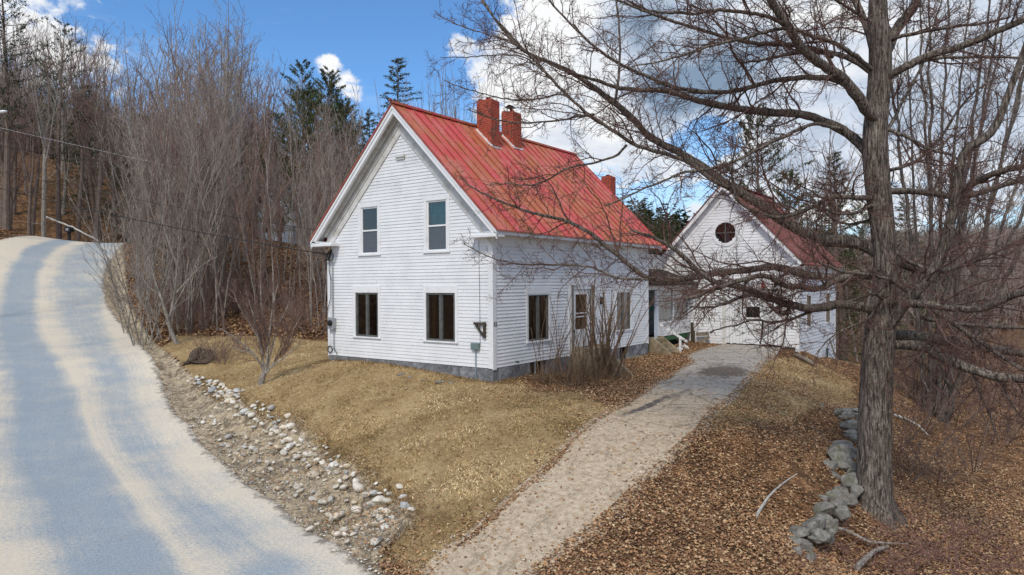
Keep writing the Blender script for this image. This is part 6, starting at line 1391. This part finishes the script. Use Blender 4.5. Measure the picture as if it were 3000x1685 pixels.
# trees right of the barn and beyond
for k in range(9):
    put(RSF.choice(PIN), 'pine_tree', RSF.uniform(2150, 2620), RSF.uniform(56, 80), RSF.uniform(.55, .85), 'green pine in the distance behind the barn and the maple', 'tree', 'green pines beyond the barn', .01)
put(PIN[0], 'pine_tree', 2225, 38, .86, 'broad green pine behind the barn roof', 'tree', None); put(PIN[1], 'pine_tree', 2310, 50, .95, 'second pine behind the barn, right of the broad one', 'tree', None)
put(SPR[0], 'spruce_tree', 2452, 40, .88, 'dark spruce right behind the maple trunk, left side', 'tree', None); put(SPR[1], 'spruce_tree', 2660, 46, .95, 'dark spruce right behind the maple trunk, right side', 'tree', None)
for k in range(26):
    px = RSF.uniform(1770, 2110); d = RSF.uniform(62, 100); ty = np.interp(px, [1770, 1850, 1950, 2100], [560, 610, 640, 620])+RSF.uniform(0, 70); p = at(px, 842, d); z = float(h(p[0], p[1])); Ht = 2.72+(842-ty)/F*d-z
    put(RSF.choice(PIN+SPR), 'evergreen_tree', px, d, (Ht/14*1.3, Ht/14*1.3, Ht/14), 'dark evergreen in the gap between farmhouse roof and barn', 'tree', 'evergreens between the farmhouse and the barn', .01)
put(PIN[1], 'pine_tree', 1795, 52, .62, 'small pine peeking past the far end of the red roof', 'tree', None)
for (px, d, Ht) in [(2130, 60, 11), (2360, 52, 17), (2410, 46, 16), (2470, 40, 17), (2520, 44, 15), (2600, 55, 15), (2300, 58, 17)]:
    put(HW[(px//10) % 4] if px % 20 else WHIP[1], 'bare_tree', px, d, Ht/(17 if px % 20 else 11), 'bare grey tree standing behind the maple, right of the barn', 'tree', 'bare trees behind the maple', .03)
for k in range(22):
    a_ = RSF.uniform(-75, 75); r_ = RSF.uniform(16, 34); v_ = Vector((-FX[0], -FX[1], 0)).normalized(); v_.rotate(Matrix.Rotation(rad(a_), 3, 'Z')); x_, y_ = CAM[0]+v_.x*r_, CAM[1]+v_.y*r_
    if sdf(np.array([x_]), np.array([y_]), ROADPOLY)[0] > -2: continue
    inst('roadside_tree', HW[k % 4] if k % 3 else PIN[k % 2], (x_, y_, float(h(x_, y_))), RSF.uniform(0, 6), RSF.uniform(.6, .9), 'tree on the far side of the road, seen only as a reflection in the windows', 'tree', 'trees across the road')
def fan_tree():
    d = 24; b = gp(2745, 960); b = at(2735, 930, d); b[2] = float(h(b[0], b[1])); e = empty('multi_stem_tree', tuple(b), 'tall many-stemmed bare tree fanning up to the right behind the maple', 'tree'); rs = np.random.RandomState(5)
    for k, (x1, y1) in enumerate([(2560,-150),(2640,-150),(2720,-200),(2790,-200),(2860,-200),(2930,-200),(3010,-200),(3090,-150),(3160,-50),(3220,60),(3250,200),(2690,-100),(2960,-100),(3130,-260)]):
        A = b+np.array([rs.uniform(-.35, .35), rs.uniform(-.35, .35), -.3]); B = at(x1, y1, d+rs.uniform(-2.5, 2.5)); M_ = (A+B)/2+rs.randn(3)*.25; M_[:2] = M_[:2]*.85+A[:2]*.15
        P = np.array([(1-q)**2*A+2*q*(1-q)*M_+q*q*B for q in np.linspace(0, 1, 26)]); P[1:] += rs.randn(25, 3)*.03; R = np.linspace(rs.uniform(.06, .11), .016, 26); t = MB(); t.tube(P, R, 8); o = t.build('stem', GREYBARK2, smooth=True); place(o, e, tuple(b))
        tw = MB(); twiggery(rs, tw, P, R, 2.0, 1.9, 3, .05, .13, .2, .006, 0, (.35, .8), 3, .42); o2 = tw.build('twigs', TWIG3); o2.parent = o
GREYBARK2 = mat_bark('lichened_grey_bark', (.055, .048, .043), (.17, .15, .135), (.22, .23, .19))
fan_tree()
for (px, py, s, r) in [(2680, 1160, 1.25, 0), (2720, 1190, 1.0, 1), (2640, 1290, .8, 2), (2790, 1120, 1.2, 0), (2880, 1080, 1.3, 1), (2960, 1050, 1.3, 2), (2620, 1080, 1.5, 0), (2600, 1010, 1.7, 1), (2560, 1010, 1.8, 2), (2500, 1050, 1.4, 0), (2830, 1010, 1.7, 1), (2740, 1030, 1.6, 2), (2920, 1000, 1.8, 0), (2990, 990, 1.8, 1)]:
    p = gp(px, py); inst('field_shrub', SHR[r], (p[0], p[1], p[2]), RSF.uniform(0, 6), s, 'tangled bare shrub in the rough ground behind the maple', 'shrub', 'tangled shrubs behind the maple', (0, 0))

# small vase-shaped tree on the lawn
def vase():
    b = gp(764, 1128); e = empty('small_fruit_tree', tuple(b), 'small vase-shaped bare tree alone on the lawn left of the house', 'tree'); rs = np.random.RandomState(9); t = MB(); tw = MB()
    D = 20.9; d0 = np.linalg.norm((b-CAM)@FX)
    d0 = float((b-CAM)@FX)
    tr = [(764,1135),(768,1105),(776,1092)]; P = resample(np.array([at(x, y, d0) for x, y in tr]), .05); t.tube(P, np.linspace(.10, .075, len(P)), 8)
    br = [([(776,1095),(765,1060),(748,1042),(715,1012),(690,990),(668,975),(640,960)], 8), ([(776,1095),(772,1050),(762,1000),(750,950),(735,900),(720,850)], 8), ([(778,1095),(778,1040),(786,985),(790,940),(800,890),(815,830)], 7), ([(780,1095),(790,1050),(800,1000),(812,955),(835,915),(850,880)], 7),
          ([(782,1092),(805,1060),(832,1020),(850,985),(868,950),(880,930)], 7), ([(790,1080),(830,1050),(850,1030),(880,1005)], 5), ([(748,1042),(735,1030),(700,1025),(675,1015)], 4), ([(762,1000),(740,960),(700,900),(680,850)], 5), ([(786,985),(770,930),(765,870),(760,800)], 5)]
    for k, (pts, w_) in enumerate(br):
        dd = rs.uniform(-1, 1); Q = np.array([at(x, y, d0+dd*i/len(pts)) for i, (x, y) in enumerate(pts)]); Q = smooth(resample(Q, .1), 2); Q[1:-1] += rs.randn(len(Q)-2, 3)*.008; R = np.linspace(w_/2*d0/F, .008, len(Q)); t.tube(Q, R, 6)
        twiggery(rs, tw, Q, R, 6.0, 1.0, 3, .06, .12, .12, .0036, 0, (.35, .9), 3, .42)
    o = t.build('trunk', GREYBARK, smooth=True); place(o, e, tuple(b)); o = tw.build('branches', TWIG2); place(o, e, tuple(b))
vase()
def lean_tree():
    b = gp(518, 1008); d0 = float((b-CAM)@FX); e = empty('leaning_tree', tuple(b), 'small crooked grey tree leaning at the corner of road and lawn', 'tree'); rs = np.random.RandomState(19); t = MB(); tw = MB()
    for k, (pts, w_) in enumerate([([(520,1010),(500,980),(492,950),(485,900),(470,860),(450,820),(440,770)], 15), ([(492,950),(505,900),(520,860),(520,800),(530,740),(525,660)], 11), ([(470,860),(440,850),(420,820),(400,780)], 6), ([(515,860),(560,810),(600,770),(640,750)], 6), ([(525,790),(500,730),(480,680),(470,620)], 7)]):
        dd = rs.uniform(-.8, .8); Q = np.array([at(x, y, d0+dd*i/len(pts)) for i, (x, y) in enumerate(pts)]); Q = smooth(resample(Q, .15), 2); R = np.linspace(w_/2*d0/F, .012, len(Q)); t.tube(Q, R, 7); twiggery(rs, tw, Q, R, 2.6, 1.1, 3, .04, .13, .2, .005, 0, (.4, .95), 3, .42)
    o = t.build('trunk', GREYBARK, smooth=True); place(o, e, tuple(b)); o = tw.build('branches', TWIG3); place(o, e, tuple(b))
lean_tree()
# lilac in front of the side wall
def lilac():
    rs = np.random.RandomState(29); b = np.array([1.25, 3.2, float(h(1.25, 3.2))]); e = empty('lilac_bush', tuple(b), 'large bare lilac bush with upright stems against the side wall of the farmhouse', 'shrub'); t = MB(); tw = MB()
    for k in range(100):
        main = k < 24
        c = b+np.array([rs.uniform(-.6, .5), rs.uniform(-2.4, 1.6), -.1]) if not main else b+np.array([rs.uniform(-.15, .35), rs.uniform(.3, 1.25), -.1])
        Lh = rs.uniform(2.6, 4.3) if main else rs.uniform(.8, 3.0); az_ = rs.uniform(0, 2*PI); P = shoot(rs, c, np.array([math.cos(az_)*.28+.08, math.sin(az_)*.35, 1]), Lh, 9, .07, .02); R = np.linspace(rs.uniform(.02, .045) if main else rs.uniform(.008, .018), .006, len(P)); t.tube(P, R, 5)
        twiggery(rs, tw, P, R, 2.6 if main else 2.2, .42, 2, .05, .13, .35 if main else .3, .0032, 0, (.4, .9), 3, .42)
    o = t.build('stems', simple('tan_brown_stem', (.17, .115, .075), .9, var=.4)); place(o, e, tuple(b)); o = tw.build('twigs', TWIG2); place(o, e, tuple(b))
    # dead stalks at its foot
    n = 900; X = rs.uniform(.2, 2.1, n); Y = rs.uniform(.9, 4.9, n)
    o = blades('stalks', X, Y, rs, .25, .75, .005, [(.20, .13, .08), (.28, .19, .12), (.14, .09, .06)]); V = o.data; place(o, e, tuple(b))
lilac()
# red-stemmed brambles bottom right
def brambles():
    protos = []
    for s in range(3):
        rs = np.random.RandomState(200+s); t = MB(); tw = MB()
        for k in range(17):
            az_ = rs.uniform(0, 2*PI); P = shoot(rs, np.array([rs.uniform(-.4, .4), rs.uniform(-.4, .4), -.05]), np.array([math.cos(az_)*.9, math.sin(az_)*.9, .8]), rs.uniform(.6, 1.6), 8, .14, -.09); R = np.linspace(.007, .003, len(P)); t.tube(P, R, 4); twiggery(rs, tw, P, R, 3, .25, 2, .0, .18, .1, .002, 0, (.5, 1.1), 3, .5)
        protos.append(proto_obj('', [('canes', t, REDST), ('twigs', tw, REDST)]))
    for i, (px, py, s) in enumerate([(2420, 1610, .9), (2500, 1660, 1), (2590, 1640, 1), (2690, 1600, 1), (2790, 1640, 1.1), (2560, 1560, .7), (2650, 1530, .8), (2760, 1560, .9), (2890, 1590, 1), (2450, 1540, .6), (2350, 1660, .7), (2720, 1680, 1), (2620, 1685, .9), (2980, 1660, 1), (2870, 1670, 1), (2380, 1560, .5)]):
        p = gp(px, py); inst('bramble', protos[i % 3], (p[0], p[1], p[2]), RSF.uniform(0, 6), s, 'tangle of thin reddish bramble canes on the leaves below the maple', 'shrub', 'brambles below the maple')
REDST = mat_bark('red_bramble_stem', (.13, .07, .06), (.34, .20, .17), (.3, .12, .11), 2)
brambles()
for i, (px, py, s_) in enumerate([(2650, 1400, .8), (2740, 1420, .7), (2850, 1380, .9), (2930, 1300, 1.0), (2700, 1260, 1.1), (2800, 1240, 1.1), (2990, 1200, 1.2), (2900, 1180, 1.2)]):
    p = gp(px, py); inst('low_brush', SHR[i % 3], (p[0], p[1], p[2]), RSF.uniform(0, 6), s_, 'low twiggy brush growing from the leaf litter right of the maple', 'shrub', 'low brush right of the maple')
for (wx, wy, ws) in ((632, 1055, .9), (578, 1066, .6), (655, 1065, .8), (612, 1040, .8), (600, 1068, .5), (645, 1050, .9)):
    p = gp(wx, wy); inst('weed_clump', SHR[2], (p[0], p[1], p[2]), RSF.uniform(0, 6), (ws*.7, ws*.7, ws*.55), 'twiggy brown weeds crowding round the rotten stump', 'shrub', 'weeds round the stump')
# weeds around the stump
p = gp(640, 1065); inst('weed_clump', SHR[1], (p[0], p[1], p[2]), 1.0, (.45, .45, .4), 'brown weed clump just right of the stump', 'shrub', None); p = gp(600, 1058); inst('weed_clump', SHR[0], (p[0], p[1], p[2]), 2.0, (.35, .35, .3), 'sparse weeds in front of the stump', 'shrub', None)

# ------------------------------------------------------------------ far woods (uncountable): one low-poly mass per kind
def far_wood(name, n, pxr, dr, hr, kind, seed, label, cond=None):
    rs = np.random.RandomState(seed); Vs, Fs, Cs = [], [], []; b = 0
    px = rs.uniform(*pxr, n); d = dr[0]*(dr[1]/dr[0])**rs.rand(n); P = CAM[None]+(FX[None]+RX[None]*((px-1500)/F)[:, None])*d[:, None]; Z = H(P[:, 0], P[:, 1])
    for i in range(n):
        hh = rs.uniform(*hr); x, y, z = P[i, 0], P[i, 1], Z[i]
        if kind == 'fir':
            m = 110; f = rs.rand(m)**.8; a = rs.uniform(0, 2*PI, m); r_ = hh*.20*(1.03-f)*rs.uniform(.4, 1, m); C = np.stack([x+np.cos(a)*r_, y+np.sin(a)*r_, z+f*hh], 1); s = hh*.042*(1.2-f*.6)
            dd = np.stack([np.cos(a), np.sin(a), rs.uniform(-.5, .6, m)], 1); t_ = np.stack([-np.sin(a), np.cos(a), rs.uniform(-.2, .2, m)], 1); V = np.stack([C-t_*s[:, None], C+t_*s[:, None], C+dd*s[:, None]*1.6], 1).reshape(-1, 3)
            pal = np.array([(.025, .045, .022), (.04, .065, .03), (.06, .085, .04), (.05, .06, .035)]); c = pal[rs.randint(0, 4, m)]*rs.uniform(.8, 1.2)
        else:
            m = 46; f = rs.rand(m); a = rs.uniform(0, 2*PI, m); r_ = hh*.22*np.sin(PI*np.clip(.2+f*.8, 0, 1))*rs.rand(m); w_ = hh*.008; top = np.stack([x+np.cos(a)*r_*1.3, y+np.sin(a)*r_*1.3, z+hh*(.5+.5*rs.rand(m))], 1); bot = np.stack([x+np.cos(a)*r_*.3, y+np.sin(a)*r_*.3, z+hh*.45*f], 1)
            t_ = np.stack([np.full(m, RX[0]), np.full(m, RX[1]), np.zeros(m)], 1)*w_; V = np.stack([bot-t_, bot+t_, top], 1).reshape(-1, 3); pal = np.array([(.24, .18, .165), (.33, .27, .24), (.18, .135, .12), (.28, .21, .18)]); c = pal[rs.randint(0, 4, m)]
        Vs.append(V); Fs.append(np.arange(m*3).reshape(m, 3)+b); b += m*3; Cs.append(c)
    o = npmesh(name, np.concatenate(Vs), np.concatenate(Fs), NEEDLE, col=np.concatenate(Cs)); return tag(o, label, 'woods', kind='stuff')
far_wood('distant_woods', 2600, (1600, 2450), (120, 300), (9, 16), 'fir', 1, 'dark evergreen wood in the distance between the farmhouse and the barn')
far_wood('distant_woods', 1500, (2350, 3300), (110, 420), (8, 15), 'bare', 2, 'purple brown bare woods on the far valley side at right')
far_wood('distant_woods', 500, (2500, 3300), (330, 520), (9, 15), 'fir', 3, 'green evergreens along the far ridge at the right horizon')
far_wood('distant_woods', 1700, (-250, 1500), (105, 230), (10, 17), 'bare', 4, 'dense bare wood filling the hillside behind the nearer trees')
far_wood('distant_woods', 160, (-250, 1300), (120, 240), (11, 17), 'fir', 5, 'dark evergreens deep in the wood on the left hillside')
